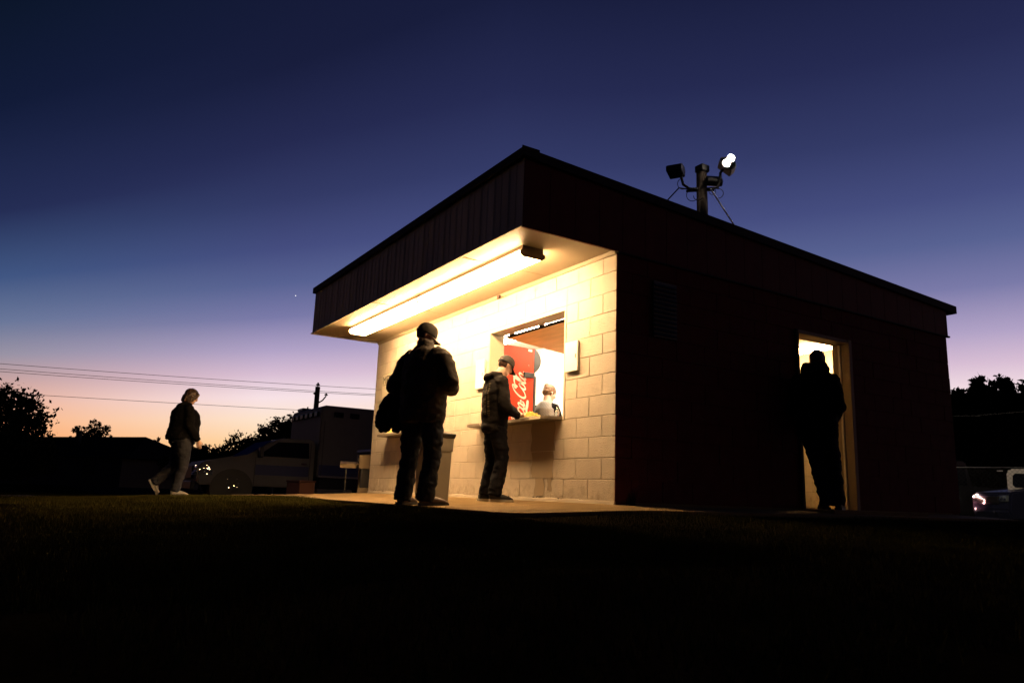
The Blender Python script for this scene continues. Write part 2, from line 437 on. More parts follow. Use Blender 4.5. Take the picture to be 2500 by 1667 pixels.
# backing wall with mortar face, cut by the two windows
def wall_with_holes(x0, x1, z0, z1, holes, y0, y1):
    bm = bmesh.new(); X = sorted({x0, x1, *[h[0] for h in holes], *[h[1] for h in holes]}); 
    for a, b in zip(X[:-1], X[1:]):
        hs = [h for h in holes if h[0] <= a and h[1] >= b]
        if not hs: box(bm, a, b, y0, y1, z0, z1)
        else:
            h = hs[0]; box(bm, a, b, y0, y1, z0, h[2]); box(bm, a, b, y0, y1, h[3], z1)
    return bm2me(bm)
h1 = (WIN1[0]*CW, WIN1[1]*CW, Z0+4*CH, Z0+10*CH); h2 = (WIN2[0]*CW, WIN2[1]*CW, Z0+4*CH, Z0+9*CH)
part('wall', wall_with_holes(-W+.002, -.055, Z0-.12, H+.03, [h1, h2], .0048, .2), 'cream_joint')
# rough grout line at the foot of the wall
bm = bmesh.new()
x = -W
while x < -.02:
    l = random.uniform(.05, .22); b = min(x+l, -.002)
    prism(bm, [(-.016-random.uniform(0,.010), -.10), (.01, -.10), (.01, Z0+.012+random.uniform(-.012,.008)), (-.006, Z0+.006+random.uniform(-.01,.004))], x, b, 'x'); x = b
part('grout_strip', bm2me(bm), 'cream_paint')
# chips of bare dark concrete along the foot
bm = bmesh.new()
for i in range(22):
    x = random.choice([-1.9,-1.75,-1.35,-.75,-.3,-5.6,-5.3])+random.gauss(0,.12); x = min(max(x,-6.1),-.08); s = random.uniform(.005,.018)
    z = Z0 + random.uniform(.0,.03)
    vs_ = [(x+s*math.cos(a)*random.uniform(.6,1.3), z+.5*s*math.sin(a)*random.uniform(.6,1.3)) for a in np.linspace(0, 2*PI, 8)[:-1]]
    prism(bm, [(p[0], p[1]) for p in vs_], -.0045, -.0032, 'y')
part('paint_chip', bm2me(bm), 'ink')
# damp stain running down under the near window (a film with its own outline)
bm = bmesh.new()
for xa, xb, za, zb, ph in ((-1.42,-.98,.52,.83,0),(-1.40,-1.0,.24,.515,1),(-1.33,-1.16,.05,.235,2),(-1.10,-1.02,.11,.235,3)):
    nn = 12; L = []; Rr = []
    for i in range(nn+1):
        z = za+(zb-za)*i/nn; L.append((xa+.012*math.sin(z*31+ph), z)); Rr.append((xb+.014*math.sin(z*27+ph*2), z))
    prism(bm, L+Rr[::-1], -.0045, -.0032, 'y')
part('stain', bm2me(bm), 'dark_stain')
# other three walls (joints too dark to tell apart in the photo: one joined skin of blocks)
DY0, DY1, DZ = 2.73, 3.66, 2.03
bm = bmesh.new(); L = D/15; 
for c in range(12):
    y = 0.
    k = 0
    while y < D-1e-6:
        w = L/2 if (k == 0 and c % 2 == 0) else L
        w = min(w, D-y)
        a, b = y, y+w
        if c < 10:
            if a >= DY0-.02 and b <= DY1+.02: y += w; k += 1; continue
            if a < DY0 < b: b = DY0-.02
            if a < DY1 < b: a = DY1+.02
        if b-a > .03:
            j = random.uniform(.0, .006); box(bm, -.05, j, a+.003, b-.003, Z0+c*CH+.003, Z0+(c+1)*CH-.003)
            if w == L and random.random() < .0: pass
        y += w; k += 1
for c in range(12):     # rear return, whose ragged edge shows against the sky
    x = 0; k = 0
    while x > -W:
        w = CW/2 if (k == 0 and c % 2) else CW; w = min(w, W+x)
        box(bm, x-w+.003, x-.003 if x < 0 else -.003, D-.04, D+random.uniform(-.004,.010), Z0+c*CH+.003, Z0+(c+1)*CH-.003); x -= w; k += 1
o = part('block_skin', bm2me(bm), 'red_wall'); o['kind'] = 'stuff'
bm = bmesh.new()
box(bm, -.19, -.008, .2, DY0, Z0-.12, H+.1); box(bm, -.19, -.008, DY1, D-.01, Z0-.12, H+.1); box(bm, -.19, -.008, DY0, DY1, DZ+.03, H+.1)
box(bm, -W+.001, -.19, D-.2, D-.006, Z0-.05, H+.1)
box(bm, -W+.001, -W+.19, .2, D-.2, Z0-.05, H+.1)
box(bm, -.055, -.008, .0095, .2, Z0-.12, H+.1)
part('side_wall', bm2me(bm), 'red_wall')
# inside faces, floor, ceiling, dividing wall
bm = bmesh.new()
box(bm, -W+.2, -.2, .205, 2.45, H+.0, H+.02)
box(bm, -W+.195, -.195, 2.30, 2.42, 0, H)
box(bm, -.198, -.192, .21, 2.3, 0, H); box(bm, -W+.192, -W+.198, .21, 2.3, 0, H)
for m in (h1, h2): pass
part('room_lining', bm2me(bm), 'interior_white')
part('room_lining', wall_with_holes(-W+.2, -.2, 0, H, [h1, h2], .202, .208), 'interior_white')
bm = bmesh.new(); box(bm, -W+.2, -.2, 2.42, D-.21, H, H+.02); box(bm, -W+.2, -.2, D-.215, D-.208, 0, H); box(bm, -.198, -.192, DY1+.02, D-.21, 0, H); box(bm, -.198, -.192, 2.42, DY0-.02, 0, H)
part('restroom_lining', bm2me(bm), 'cream_paint')
bm = bmesh.new(); box(bm, -W+.2, -.0, .2, D-.2, -.08, Z0-.004); part('floor', bm2me(bm), 'concrete')
# screen wall of cream blocks just inside the side door
bm = bmesh.new(); box(bm, .004, L-.004, -.06, .0, .004, CH-.004, .003); sb = bm2me(bm); 
for v in sb.vertices: v.co = (v.co.y, v.co.x, v.co.z)
sb.flip_normals(); sb.materials.append(MT['cream_block'])
for c in range(9):
    for k in range(6):
        part('block', sb, None, loc=(-1.02, 2.9+k*L+(L/2 if c % 2 else 0), Z0+c*CH))
part('screen_wall', boxme(-1.13, -1.03, 2.9, 5.5, 0, Z0+9*CH), 'cream_joint')
# window trims
def window(h, nm):
    x0, x1, z0, z1 = h
    f = part('window_frame', None or boxme(x0, x1, -.002, .2, z1-.045, z1-.001), 'cream_paint')
    put('jamb', boxme(x0+.001, x0+.035, -.002, .205, z0, z1-.046), 'cream_paint', f)
    put('jamb', boxme(x1-.030, x1-.001, -.004, .205, z0, z1-.046), 'cream_paint', f)
    return f
window(h1, 1); window(h2, 2)
def counter(xl, xr, z, out, label):
    t = thing('counter', label, 'counter', (0,0,0)); 
    put('board', prismme([(xl,-out),(xr-.10,-out),(xr,-.006),(xr,-.0035),(xr-.035,-.0035),(xr-.035,.26),(xl+.14,.26),(xl+.14,-.0035),(xl,-.0035)], z-.036, z, 'z', .002), 'counter_wood', t)
    put('edge_strip', boxme(xl+.01, xr-.12, -out-.012, -out-.001, z-.034, z-.004), 'counter_wood', t)
    return t
c1 = counter(-2.60, -.855, .872, .17, 'worn wooden serving counter of the near window with popcorn on it')
put('tape_patch', boxme(-1.20, -1.0, -.1845, -.1825, .842, .866), 'tape', c1)
put('tape_patch', boxme(-1.80, -1.66, -.1845, -.1825, .840, .867), 'tape', c1)
c2 = counter(-5.48, -3.92, .885, .17, 'wooden serving counter of the far window behind the big man')
# hatch flap folded in and up
hx0, hx1 = -2.41, -.85
ht = B
hb = part('hatch', boxme(hx0+.03, hx1-.03, .01, 1.22, -.012, .012, .002), 'hatch_board', loc=(0,.212,1.985), rot=(R(-5.2),0,0))
for x in (-2.27, -1.62, -.95):
    put('hinge', boxme(x-.03, x+.03, -.012, .03, -.002, .05, .002), 'trim_dark', hb, loc=(0,.0,.012))
put('hinge_rail', boxme(hx0+.03, hx1-.03, -.006, .010, -.014, .014), 'trim_dark', hb, loc=(0,.002,0))
# soffit in 8 ft panels, canopy framing, ribbed cladding
CO = 1.126
for a, b in ((-W-.02,-6.03),(-6.03,-3.6),(-3.6,-1.17),(-1.17,.0)):
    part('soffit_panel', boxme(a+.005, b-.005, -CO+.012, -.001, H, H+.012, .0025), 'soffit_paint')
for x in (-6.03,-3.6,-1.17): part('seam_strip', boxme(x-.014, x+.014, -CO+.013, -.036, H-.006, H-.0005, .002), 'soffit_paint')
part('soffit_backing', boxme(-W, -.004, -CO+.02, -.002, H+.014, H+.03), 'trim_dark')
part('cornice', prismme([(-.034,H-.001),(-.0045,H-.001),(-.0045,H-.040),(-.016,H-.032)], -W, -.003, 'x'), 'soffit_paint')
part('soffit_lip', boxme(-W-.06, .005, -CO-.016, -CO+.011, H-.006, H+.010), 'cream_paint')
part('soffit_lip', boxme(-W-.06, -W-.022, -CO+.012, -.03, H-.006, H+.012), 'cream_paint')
part('junction_box', boxme(-2.21, -2.15, -.06, -.035, H-.055, H-.012, .004), 'orange_plastic')
roofz = lambda y: 3.205 + (2.905-3.205)*(y+1.15)/(6.23+1.15)
bm = bmesh.new()     # framing core
prism(bm, [(-CO+.012,H+.031),(-.01,H+.031),(-.01,roofz(0)-.06),(-CO+.012,roofz(-CO)-.06)], -W+.01, -.012, 'x')
part('canopy_core', bm2me(bm), 'trim_dark')
NP = 23; pw = (W+.02)/NP
bm = bmesh.new()
prism(bm, [(0.002,0),(0.002,.008),(.018,.020),(.034,.008),(pw/2-.012,.008),(pw/2-.004,.014),(pw/2+.004,.014),(pw/2+.012,.008),(pw-.002,.008),(pw-.002,0)], H+.002, roofz(-CO)-.075, 'z')
for v in bm.verts: v.co.y = -v.co.y
pm = bm2me(bm)
pm.materials.append(MT['clad_metal'])
for i in range(NP):
    part('cladding_panel', pm, None, loc=(-W-.01+i*pw, -CO+.008, random.uniform(-.003,.003)))
# side cladding (red sheet) above the side wall, following the roof fall
SP = 24; sw = (D+CO)/SP
for i in range(SP):
    a = -CO+i*sw; b = a+sw
    part('cladding_panel', prismme([(a+.003,H-.012),(b-.003,H-.012),(b-.003,roofz(b)-.075),(a+.003,roofz(a)-.075)], -.008 if a < 0 else .002, .018, 'x'), 'red_metal')
    part('cladding_panel', prismme([(a+.003,H+.0),(b-.003,H+.0),(b-.003,roofz(b)-.075),(a+.003,roofz(a)-.075)], -W-.022, -W-.002, 'x'), 'clad_metal')
part('drip_strip', boxme(-.004, .032, .0, D+.05, H-.030, H-.014), 'trim_dark')
part('upper_wall', prismme([(.0,H+.1),(D,H+.1),(D,roofz(D)-.08),(0,roofz(0)-.08)], -.19, -.012, 'x'), 'trim_dark')
part('cladding_rear', boxme(-W-.01, .02, D-.02, D+.02, H-.012, roofz(D)-.08), 'red_metal')
part('soffit_lip', boxme(-W, .02, D+.02, D+.075, H-.012, H-.004), 'trim_dark')
rf = part('roof', prismme([(-CO-.02,roofz(-CO-.02)-.012),(-CO-.02,roofz(-CO-.02)),(6.23,roofz(6.23)),(6.23,roofz(6.23)-.012)], -W-.03, .035, 'x'), 'roof_metal')
put('drip_edge', boxme(-W-.045, .048, -CO-.050, -CO-.021, roofz(-CO)-.085, roofz(-CO)+.006, .003), 'trim_dark', rf)
put('drip_edge', prismme([(-CO-.02,roofz(-CO)-.085),(6.235,roofz(6.235)-.10),(6.235,roofz(6.235)+.006),(-CO-.02,roofz(-CO)+.006)], .0355, .050, 'x'), 'trim_dark', rf)
put('drip_edge', prismme([(-CO-.02,roofz(-CO)-.085),(6.235,roofz(6.235)-.10),(6.235,roofz(6.235)+.006),(-CO-.02,roofz(-CO)+.006)], -W-.046, -W-.031, 'x'), 'trim_dark', rf)
put('drip_edge', boxme(-W-.045, .05, 6.236, 6.250, roofz(6.235)-.10, roofz(6.235)+.006), 'trim_dark', rf)
put('corner_flashing', prismme([(-CO-.056,roofz(-CO)-.07),(-.99,roofz(-.99)-.08),(-.99,roofz(-.99)+.022),(-CO-.056,roofz(-CO)+.016)], .0505, .060, 'x'), 'trim_dark', rf)
# door surround
df = part('door_frame', boxme(-.19, .045, DY1-.001, DY1+.055, Z0-.02, DZ+.03, .003), 'beige_box')
put('stop', boxme(-.10, -.07, DY1-.02, DY1-.002, Z0, DZ-.02), 'cream_paint', df)
put('jamb', boxme(-.19, -.001, DY0+.0, DY0+.012, Z0-.02, DZ-.02), 'cream_paint', df)
put('head', boxme(-.19, .03, DY0-.02, DY1-.002, DZ-.015, DZ+.029, .003), 'beige_box', df)
put('jamb_post', boxme(.001, .03, DY0-.045, DY0-.001, Z0-.02, DZ+.03, .003), 'trim_dark', df)
part('threshold', boxme(-.19, .45, DY0-.1, DY1+.75, Z0-.06, Z0-.008, .004), 'concrete')
# dark louvred vent on the side wall
vt = part('vent', boxme(.008, .03, .462, .785, 1.65, 2.235, .004), 'black_plastic')
for i in range(12): put('louvre', prismme([(.0305,1.67+i*.046),(.048,1.67+i*.046),(.0305,1.70+i*.046)], .475, .772, 'y'), 'black_plastic', vt)

# ------------------------------------------------------------------ light fixtures under the canopy
def fixture(x0, x1, label, capl, capr, joint=False):
    t = thing('light_fixture', label, 'light fixture', ((x0+x1)/2, -.71, H), 0, 'tube light fixtures under the canopy')
    l = (x1-x0)/2
    put('housing', prismme([(-.120,-.002),(.120,-.002),(.127,-.045),(-.127,-.045)], -l, l, 'x', .002), 'fixture_steel', t)
    lm = prismme([(-.122,-.046),(.122,-.046),(.142,-.062),(.138,-.090),(.108,-.112),(-.108,-.112),(-.138,-.090),(-.142,-.062)], -l+.012, l-.012, 'x')
    lm.materials.append(MT['lens_lit']); lm.materials.append(MT['lens_side']); lm.materials.append(MT['lens_outer'])
    for p in lm.polygons: p.material_index = (1 if p.normal.y > 0 else 2) if abs(p.normal.z) < .75 and abs(p.normal.x) < .5 else 0      # sides set brighter than the base, wall side most, to light the wall
    put('lens', lm, None, t)
    for s, on in ((-1, capl), (1, capr)):
        a, b = (-l, -l+.011) if s < 0 else (l-.011, l)
        if on: put('end_cap', prismme([(-.128,-.0455),(.128,-.0455),(.149,-.062),(.145,-.094),(.114,-.118),(-.114,-.118),(-.145,-.094),(-.149,-.062)], a, b, 'x'), 'fixture_steel', t)
    return t
fixture(-5.22, -2.83, 'long glowing tube light at the far end of the canopy', True, True)
fixture(-2.815, -.43, 'long glowing tube light at the near end of the canopy', True, True)
# inside the serving room and the restroom
def room_light(x0, x1, y, m, label, z=H):
    t = thing('light_fixture', label, 'light fixture', ((x0+x1)/2, y, z)); l = (x1-x0)/2
    put('housing', boxme(-l, l, -.09, .09, -.03, -.002), 'steel_white', t)
    put('lens', prismme([(-.12,-.031),(.12,-.031),(.10,-.08),(-.10,-.08)], -l+.01, l-.01, 'x'), m, t)
room_light(-5.4, -3.0, 1.35, 'lens_inside', 'bright tube light on the serving room ceiling behind the far window')
room_light(-2.9, -.5, 1.55, 'lens_inside', 'bright tube light on the serving room ceiling behind the near window')
room_light(-3.0, -.5, 5.3, 'lens_restroom', 'glowing strip light on the ceiling inside the side door')

# ------------------------------------------------------------------ red drinks cooler with script logo
FR = thing('drinks_cooler', 'red drinks cooler with white script lettering inside the near window', 'cooler', (-2.8, .25, Z0))
fx = -.0
put('cabinet', boxme(-.75, 0, 0, .67, .08, 1.975, .008), 'fridge_red', FR)
put('plinth', boxme(-.73, -.02, .02, .64, 0, .08), 'fridge_black', FR)
put('door', boxme(-.745, -.003, .675, .715, .1, 1.60, .006), 'fridge_black', FR)
hp = [(.673,1.64)] + [(.673+.11*math.sin(PI*t)**.7 if 0 < t < 1 else .70, 1.64+.335*t) for t in np.linspace(.02,.98,12)] + [(.673,1.975)]
put('header_panel', prismme(hp, -.745, -.003, 'x'), 'fridge_black', FR)
put('rating_sticker', boxme(.0005, .002, .57, .63, 1.925, 1.955), 'logo_white', FR)
hd_ = put('cup_holder', boxme(.001, .035, .50, .665, 1.565, 1.635, .004), 'black_plastic', FR)
# lettering: broad-nib strokes; text axis u runs up the cabinet (+z), letter height v points to -y
def catmull(P, n=7):
    P = [V((*p, 0)) if len(p) == 2 else V((p[0], p[1], p[2])) for p in P]; Q = [P[0]]+P+[P[-1]]; o = []
    for i in range(1, len(Q)-2):
        for k in range(n):
            t = k/n; a, b, c, d = Q[i-1], Q[i], Q[i+1], Q[i+2]
            o.append(.5*((2*b)+(c-a)*t+(2*a-5*b+4*c-d)*t*t+(3*b-a-3*c+d)*t**3))
    o.append(Q[-2]); return o
STROKES = []
def glyph(strokes, x0, y0=0, s=1., wm=1.): 
    for st in strokes: STROKES.append(([(x0+(x+y*.32)*s, y0+y*s) for x, y in st], wm))
bigC = [[(1.02,1.28),(1.10,1.50),(.92,1.56),(.62,1.44),(.28,1.05),(.08,.55),(.12,.12),(.42,-.06),(.82,.12),(1.10,.42)],
        [(1.02,1.28),(.98,1.16),(.88,1.20),(.90,1.34),(1.02,1.42)]]
oo = [[(.52,.78),(.28,.74),(.06,.42),(.06,.10),(.26,0),(.50,.20),(.58,.52),(.46,.76),(.56,.62),(.80,.66)]]
cc = [[(.60,.62),(.56,.78),(.34,.74),(.10,.46),(.06,.12),(.26,0),(.50,.14),(.70,.36)]]
aa = [[(.58,.66),(.40,.80),(.16,.62),(.04,.26),(.16,0),(.38,.16),(.58,.60)],[(.62,.80),(.50,.36),(.54,.04),(.72,.08),(.90,.32)]]
ll = [[(.10,.34),(.40,.90),(.52,1.36),(.40,1.52),(.24,1.20),(.12,.50),(.18,.06),(.36,.04),(.54,.28)]]
glyph(bigC, 0); glyph(oo, 1.02); glyph(cc, 1.66); glyph(aa, 2.30)
STROKES.append(([(3.12,.42),(3.30,.50),(3.46,.48)], 1.2))
glyph(bigC, 3.55); glyph(oo, 4.62); glyph(ll, 5.28); glyph(aa, 5.80)
STROKES.append(([(.45,-.10),(.85,-.34),(1.5,-.40),(2.3,-.22),(2.9,-.30),(3.5,-.34)], 1.7))   # tail of the first C
STROKES.append(([(4.9,.95),(5.2,1.30),(5.8,1.42),(6.4,1.22)], 1.2))
S = .78/6.9
def to_side(u, v): return (.535-v*S*1.12, .87+u*S)   # (y,z) on the cabinet's side
bm = bmesh.new(); k_ = 0
for st, wm in STROKES:
    P = catmull(st, 6); k_ += 1
    Lp, Rp = [], []
    for i, p in enumerate(P):
        t = (P[min(i+1,len(P)-1)]-P[max(i-1,0)])
        if t.length < 1e-6: continue
        t.normalize(); nrm_ = V((-t.y, t.x, 0)); a = math.atan2(t.y, t.x)
        w = (.050+.085*abs(math.sin(a-R(22))))*wm*min(1, .45+.25*i, .45+.25*(len(P)-1-i))
        Lp.append(p+nrm_*w); Rp.append(p-nrm_*w)
    x = .0014+.0004*k_
    A = [bm.verts.new((x, *to_side(q.x, q.y))) for q in Lp]; Bv = [bm.verts.new((x, *to_side(q.x, q.y))) for q in Rp]
    for i in range(len(A)-1): bm.faces.new((A[i], A[i+1], Bv[i+1], Bv[i]))
put('script_logo', bm2me(bm), 'logo_white', FR)

# popcorn / nachos heap, bottle, panels, signs, bin
def heap(loc, n, rx, ry, rz, label):
    bm = bmesh.new()
    for i in range(n):
        a = random.uniform(0, 2*PI); r = math.sqrt(random.random()); h = random.random()*(1-r*r)
        c = V((rx*r*math.cos(a), ry*r*math.sin(a), .012+rz*h)); s = random.uniform(.008,.015)
        for k in range(3):
            g_ = bmesh.ops.create_icosphere(bm, subdivisions=1, radius=s*random.uniform(.5,.8)); d = V((random.gauss(0,1),random.gauss(0,1),random.gauss(0,1)))*s*.5
            for v in g_['verts']: v.co += c+d
    t = thing('popcorn_heap', label, 'popcorn', loc)
    o = put('popcorn', bm2me(bm), 'popcorn', t); o['kind'] = 'stuff'
    put('paper_tray', prismme([(-rx-.01,-ry-.005),(rx+.01,-ry-.005),(rx+.01,ry+.005),(-rx-.01,ry+.005)], .001, .012, 'z', .002), 'interior_white', t)
heap((-1.38, -.06, .872), 130, .18, .075, .075, 'heap of yellow popcorn on the near serving counter')
heap((-5.12, -.06, .885), 60, .13, .08, .10, 'yellow popcorn on the far counter beside the big man')
bt = thing('bottle', 'small clear bottle with a dark cap on the near counter', 'bottle', (-1.12, .12, .872))
put('body', tubeme([(0,0,0),(0,0,.004),(0,0,.075),(0,0,.105),(0,0,.125)], [.020,.023,.023,.010,.009]), 'glass_clear', bt, smooth=True)
put('cap', tubeme([(0,0,.125),(0,0,.145)], .0105), 'black_plastic', bt)
def panel(x0, x1, z0, z1, label, d=.045):
    t = thing('wall_panel', label, 'panel', ((x0+x1)/2, 0, z0)); w = (x1-x0)/2; h = z1-z0
    put('case', boxme(-w, w, -d, -.004, 0, h, .004), 'steel_white', t)
    put('cover', boxme(-w-.004, w+.004, -d-.010, -d-.001, -.004, h+.004, .003), 'steel_white', t)
    put('latch', boxme(w-.028, w-.020, -d-.018, -d-.0125, h*.42, h*.55), 'fixture_steel', t)
panel(-.79, -.575, 1.325, 1.635, 'white metal box mounted right of the near window', .022)
panel(-2.70, -2.50, 1.335, 1.69, 'white metal box mounted left of the near window', .022)
sg = thing('wall_sign', 'small cream sign with black capital lettering at the far corner', 'sign', (-5.84, 0, 1.41))
put('plate', prismme([(0.02,0),(.40,0),(.42,.02),(.42,.46),(.40,.48),(.02,.48),(0,.46),(0,.02)], -.012, -.004, 'y'), 'sign_cream', sg)
bm = bmesh.new(); 
for a in ((.008,.412,.008,.012),(.008,.412,.468,.472),(.008,.012,.0125,.4675),(.408,.412,.0125,.4675),(.04,.38,.285,.291)): box(bm, a[0], a[1], -.0135, -.0125, a[2], a[3])
put('border', bm2me(bm), 'ink', sg)
tm = textme('MEN', .185, .0006); tm.materials.clear(); put('lettering', tm, 'ink', sg, loc=(.035,-.0135,.305), rot=(PI/2,0,0))
o = put('lettering', (lambda m: (m.materials.clear(), m)[1])(textme('SIZE', .06, .0006)), 'ink', sg, loc=(.04,-.0135,.19), rot=(PI/2,0,0)) if False else None
# waste bin
bn = thing('waste_bin', 'square tan waste bin with a black bag against the wall', 'bin', (-2.20, -.80, float(T(-2.20,-.80))+.001), R(14))
def frus(bm, w0, d0, w1, d1, z0, z1, r=.04):
    rings = []
    for w, d, z in ((w0,d0,z0),(w1,d1,z1)):
        ring = []
        for cx, cy, a0 in ((w/2-r,d/2-r,0),(-w/2+r,d/2-r,90),(-w/2+r,-d/2+r,180),(w/2-r,-d/2+r,270)):
            for k in range(4): a = R(a0+30*k); ring.append(bm.verts.new((cx+r*math.cos(a), cy+r*math.sin(a), z)))
        rings.append(ring)
    n = len(rings[0])
    for k in range(n): bm.faces.new((rings[0][k], rings[0][(k+1)%n], rings[1][(k+1)%n], rings[1][k]))
    bm.faces.new(rings[0][::-1]); bm.faces.new(rings[1])
bm = bmesh.new(); frus(bm, .285,.285,.305,.305, 0, .55); put('body', bm2me(bm), 'bin_tan', bn)
bm = bmesh.new(); frus(bm, .322,.322,.335,.335, .545, .71); put('rim', bm2me(bm), 'bin_tan', bn)
bm = bmesh.new(); frus(bm, .345,.345,.36,.36, .69, .745)
bmesh.ops.subdivide_edges(bm, edges=bm.edges[:], cuts=2)
for v in bm.verts: v.co += V((noise.noise(v.co*13), noise.noise(v.co*13+V((5,5,5))), noise.noise(v.co*11+V((9,0,0)))))*.022
put('bag', bm2me(bm), 'bag_black', bn, smooth=True)
# weed by the side wall
bm = bmesh.new()
for i in range(26):
    a = random.uniform(0, 2*PI); h = random.uniform(.08,.17); l = random.uniform(.0,.05); x, y = random.gauss(0,.012), random.gauss(0,.02)
    vs_ = [bm.verts.new((x-.004,y-.004,0)), bm.verts.new((x+.004,y+.004,0)), bm.verts.new((x+l*math.cos(a)*.6, y+l*math.sin(a), h))]; bm.faces.new(vs_)
tag(put('weed', bm2me(bm, recalc=False), 'leaf', loc=(.045,.17,float(T(.05,.17)))), 'small dark weed sprouting where the side wall meets the slab', 'plant')

# ------------------------------------------------------------------ people
def lerp(a, b, t): return V(a)*(1-t)+V(b)*t
def hand(bm, w, d, nrm, side, s=1., curl=.6):
    """palm and five fingers; w wrist, d hand direction, nrm palm normal (curl side), side: thumb direction"""
    d = V(d).normalized(); nrm = V(nrm); nrm = (nrm-nrm.dot(d)*d).normalized(); th = V(side); th = (th-th.dot(d)*d-th.dot(nrm)*nrm).normalized()
    w = V(w); kn = w+d*.085*s
    tube(bm, [w-d*.02, w+d*.03*s, kn, kn+d*.012*s], [(.026*s,.019*s),(.036*s,.017*s),(.041*s,.015*s),(.036*s,.011*s)], side=th)
    for i, (o, L) in enumerate(((.030,.072),(.010,.080),(-.011,.074),(-.031,.058))):
        p = kn+th*o*s-d*.008; c = curl*(1+.12*i); d1 = (d*math.cos(c*.5)+nrm*math.sin(c*.5)); d2 = (d*math.cos(c*1.3)+nrm*math.sin(c*1.3)); d3 = (d*math.cos(c*2)+nrm*math.sin(c*2))
        a = p+d1*L*.45*s; b = a+d2*L*.32*s; e = b+d3*L*.25*s
        tube(bm, [p, a, b, e], [.0088*s,.0086*s,.0078*s,.0058*s], side=th, n=8)
    p = w+d*.025*s+th*.024*s; a = p+(d*.55+th*.6+nrm*.3).normalized()*.038*s; b = a+(d*.8+th*.15+nrm*.45).normalized()*.030*s
    tube(bm, [p, a, b], [.013*s,.011*s,.008*s], side=nrm, n=8)
def head_shape(bm, c, M3, s=1.):
    """M3: columns right, forward, up"""
    f = lambda x, y, z: c + M3 @ V((x*s, y*s, z*s))
    ball(bm, f(0,-.012,.035), (.074*s,.094*s,.084*s), 20, 14, M3)
    ball(bm, f(0,.012,-.010), (.066*s,.080*s,.080*s), 16, 12, M3)
    ball(bm, f(0,.030,-.055), (.052*s,.055*s,.048*s), 14, 10, M3)
    ball(bm, f(0,.062,-.083), (.026*s,.022*s,.020*s), 10, 8, M3)          # chin
    tube(bm, [f(0,.082,.022), f(0,.104,-.012), f(0,.094,-.026)], [(.009*s,.008*s),(.014*s,.012*s),(.010*s,.006*s)], side=M3 @ V((1,0,0)), n=8)
    tube(bm, [f(-.022,.078,-.052), f(0,.086,-.050), f(.022,.078,-.052)], [(.007*s,.006*s),(.009*s,.007*s),(.007*s,.006*s)], n=8)
    tube(bm, [f(-.040,.074,.030), f(0,.086,.030), f(.040,.074,.030)], [.008*s]*3, n=8)
    for sx in (-1, 1):
        ball(bm, f(sx*.044,.058,-.014), (.018*s,.016*s,.014*s), 8, 6, M3)
        tube(bm, [f(sx*.070,-.004,.020), f(sx*.086,-.014,.010), f(sx*.084,-.012,-.012), f(sx*.070,-.002,-.028)], [(.010*s,.016*s),(.006*s,.018*s),(.006*s,.013*s),(.006*s,.006*s)], side=M3 @ V((1,0,0)), n=10)
def hair_cap(bm, c, M3, s, keep, grow=.008):
    pass
def rotM(yaw, pitch, roll=0):   # yaw left positive, pitch down positive
    return (Matrix.Rotation(yaw, 3, 'Z') @ Matrix.Rotation(-pitch, 3, 'X') @ Matrix.Rotation(roll, 3, 'Y'))
def person(label, loc, rz, J, s=1., skin='skin', **o):
    root = thing('person', label, 'person', loc, rz); root.scale = (s, s, s)
    c = V(J['head']); M3 = rotM(*J.get('headrot', (0,0,0)))
    bm = bmesh.new(); head_shape(bm, c, M3, J.get('hs', 1.))
    nb = V(J['neck'])
    tube(bm, [nb-V((0,0,.08)), nb, c+M3 @ V((0,-.02,-.05))], [.066,.058,.056], n=14)
    # slim trunk under the clothes
    tube(bm, [V(p) for p in J['spine']], [(a*.78, b*.78) for a, b in J['spine_r']], n=18)
    for S_ in ('L', 'R'):
        sh, el, wr = V(J['sh'+S_]), V(J['el'+S_]), V(J['wr'+S_])
        tube(bm, [sh, lerp(sh,el,.5), el], [.052,.047,.040], n=12); tube(bm, [el, lerp(el,wr,.3), wr], [.041,.040,.026], n=12); ball(bm, el, .041)
        tube(bm, [lerp(sh, J['spine'][-2], .6), sh], [.07,.055], n=12)
        hip, kn, an, toe = V(J['hip'+S_]), V(J['kn'+S_]), V(J['an'+S_]), V(J['toe'+S_])
        tube(bm, [hip, lerp(hip,kn,.4), kn], [.080,.075,.050], n=12); ball(bm, kn, .050); tube(bm, [kn, lerp(kn,an,.3), an], [.050,.053,.034], n=12)
        tube(bm, [an+V((0,0,.01)), lerp(an,toe,.5)-V((0,0,.02)), toe], [.034,.030,.022], n=10)
        hd = J.get('hand'+S_)
        if hd: hand(bm, wr, *hd)
    body = put('body', remesh(bm, .0085, 3, .4), skin, root, smooth=True)
    for sx in (-1, 1):
        bm = bmesh.new(); ball(bm, c+M3 @ V((sx*.031*1,.074,.012)), .0095, 8, 6); put('eye', bm2me(bm), 'eye', body, smooth=True)
    return root, body, c, M3
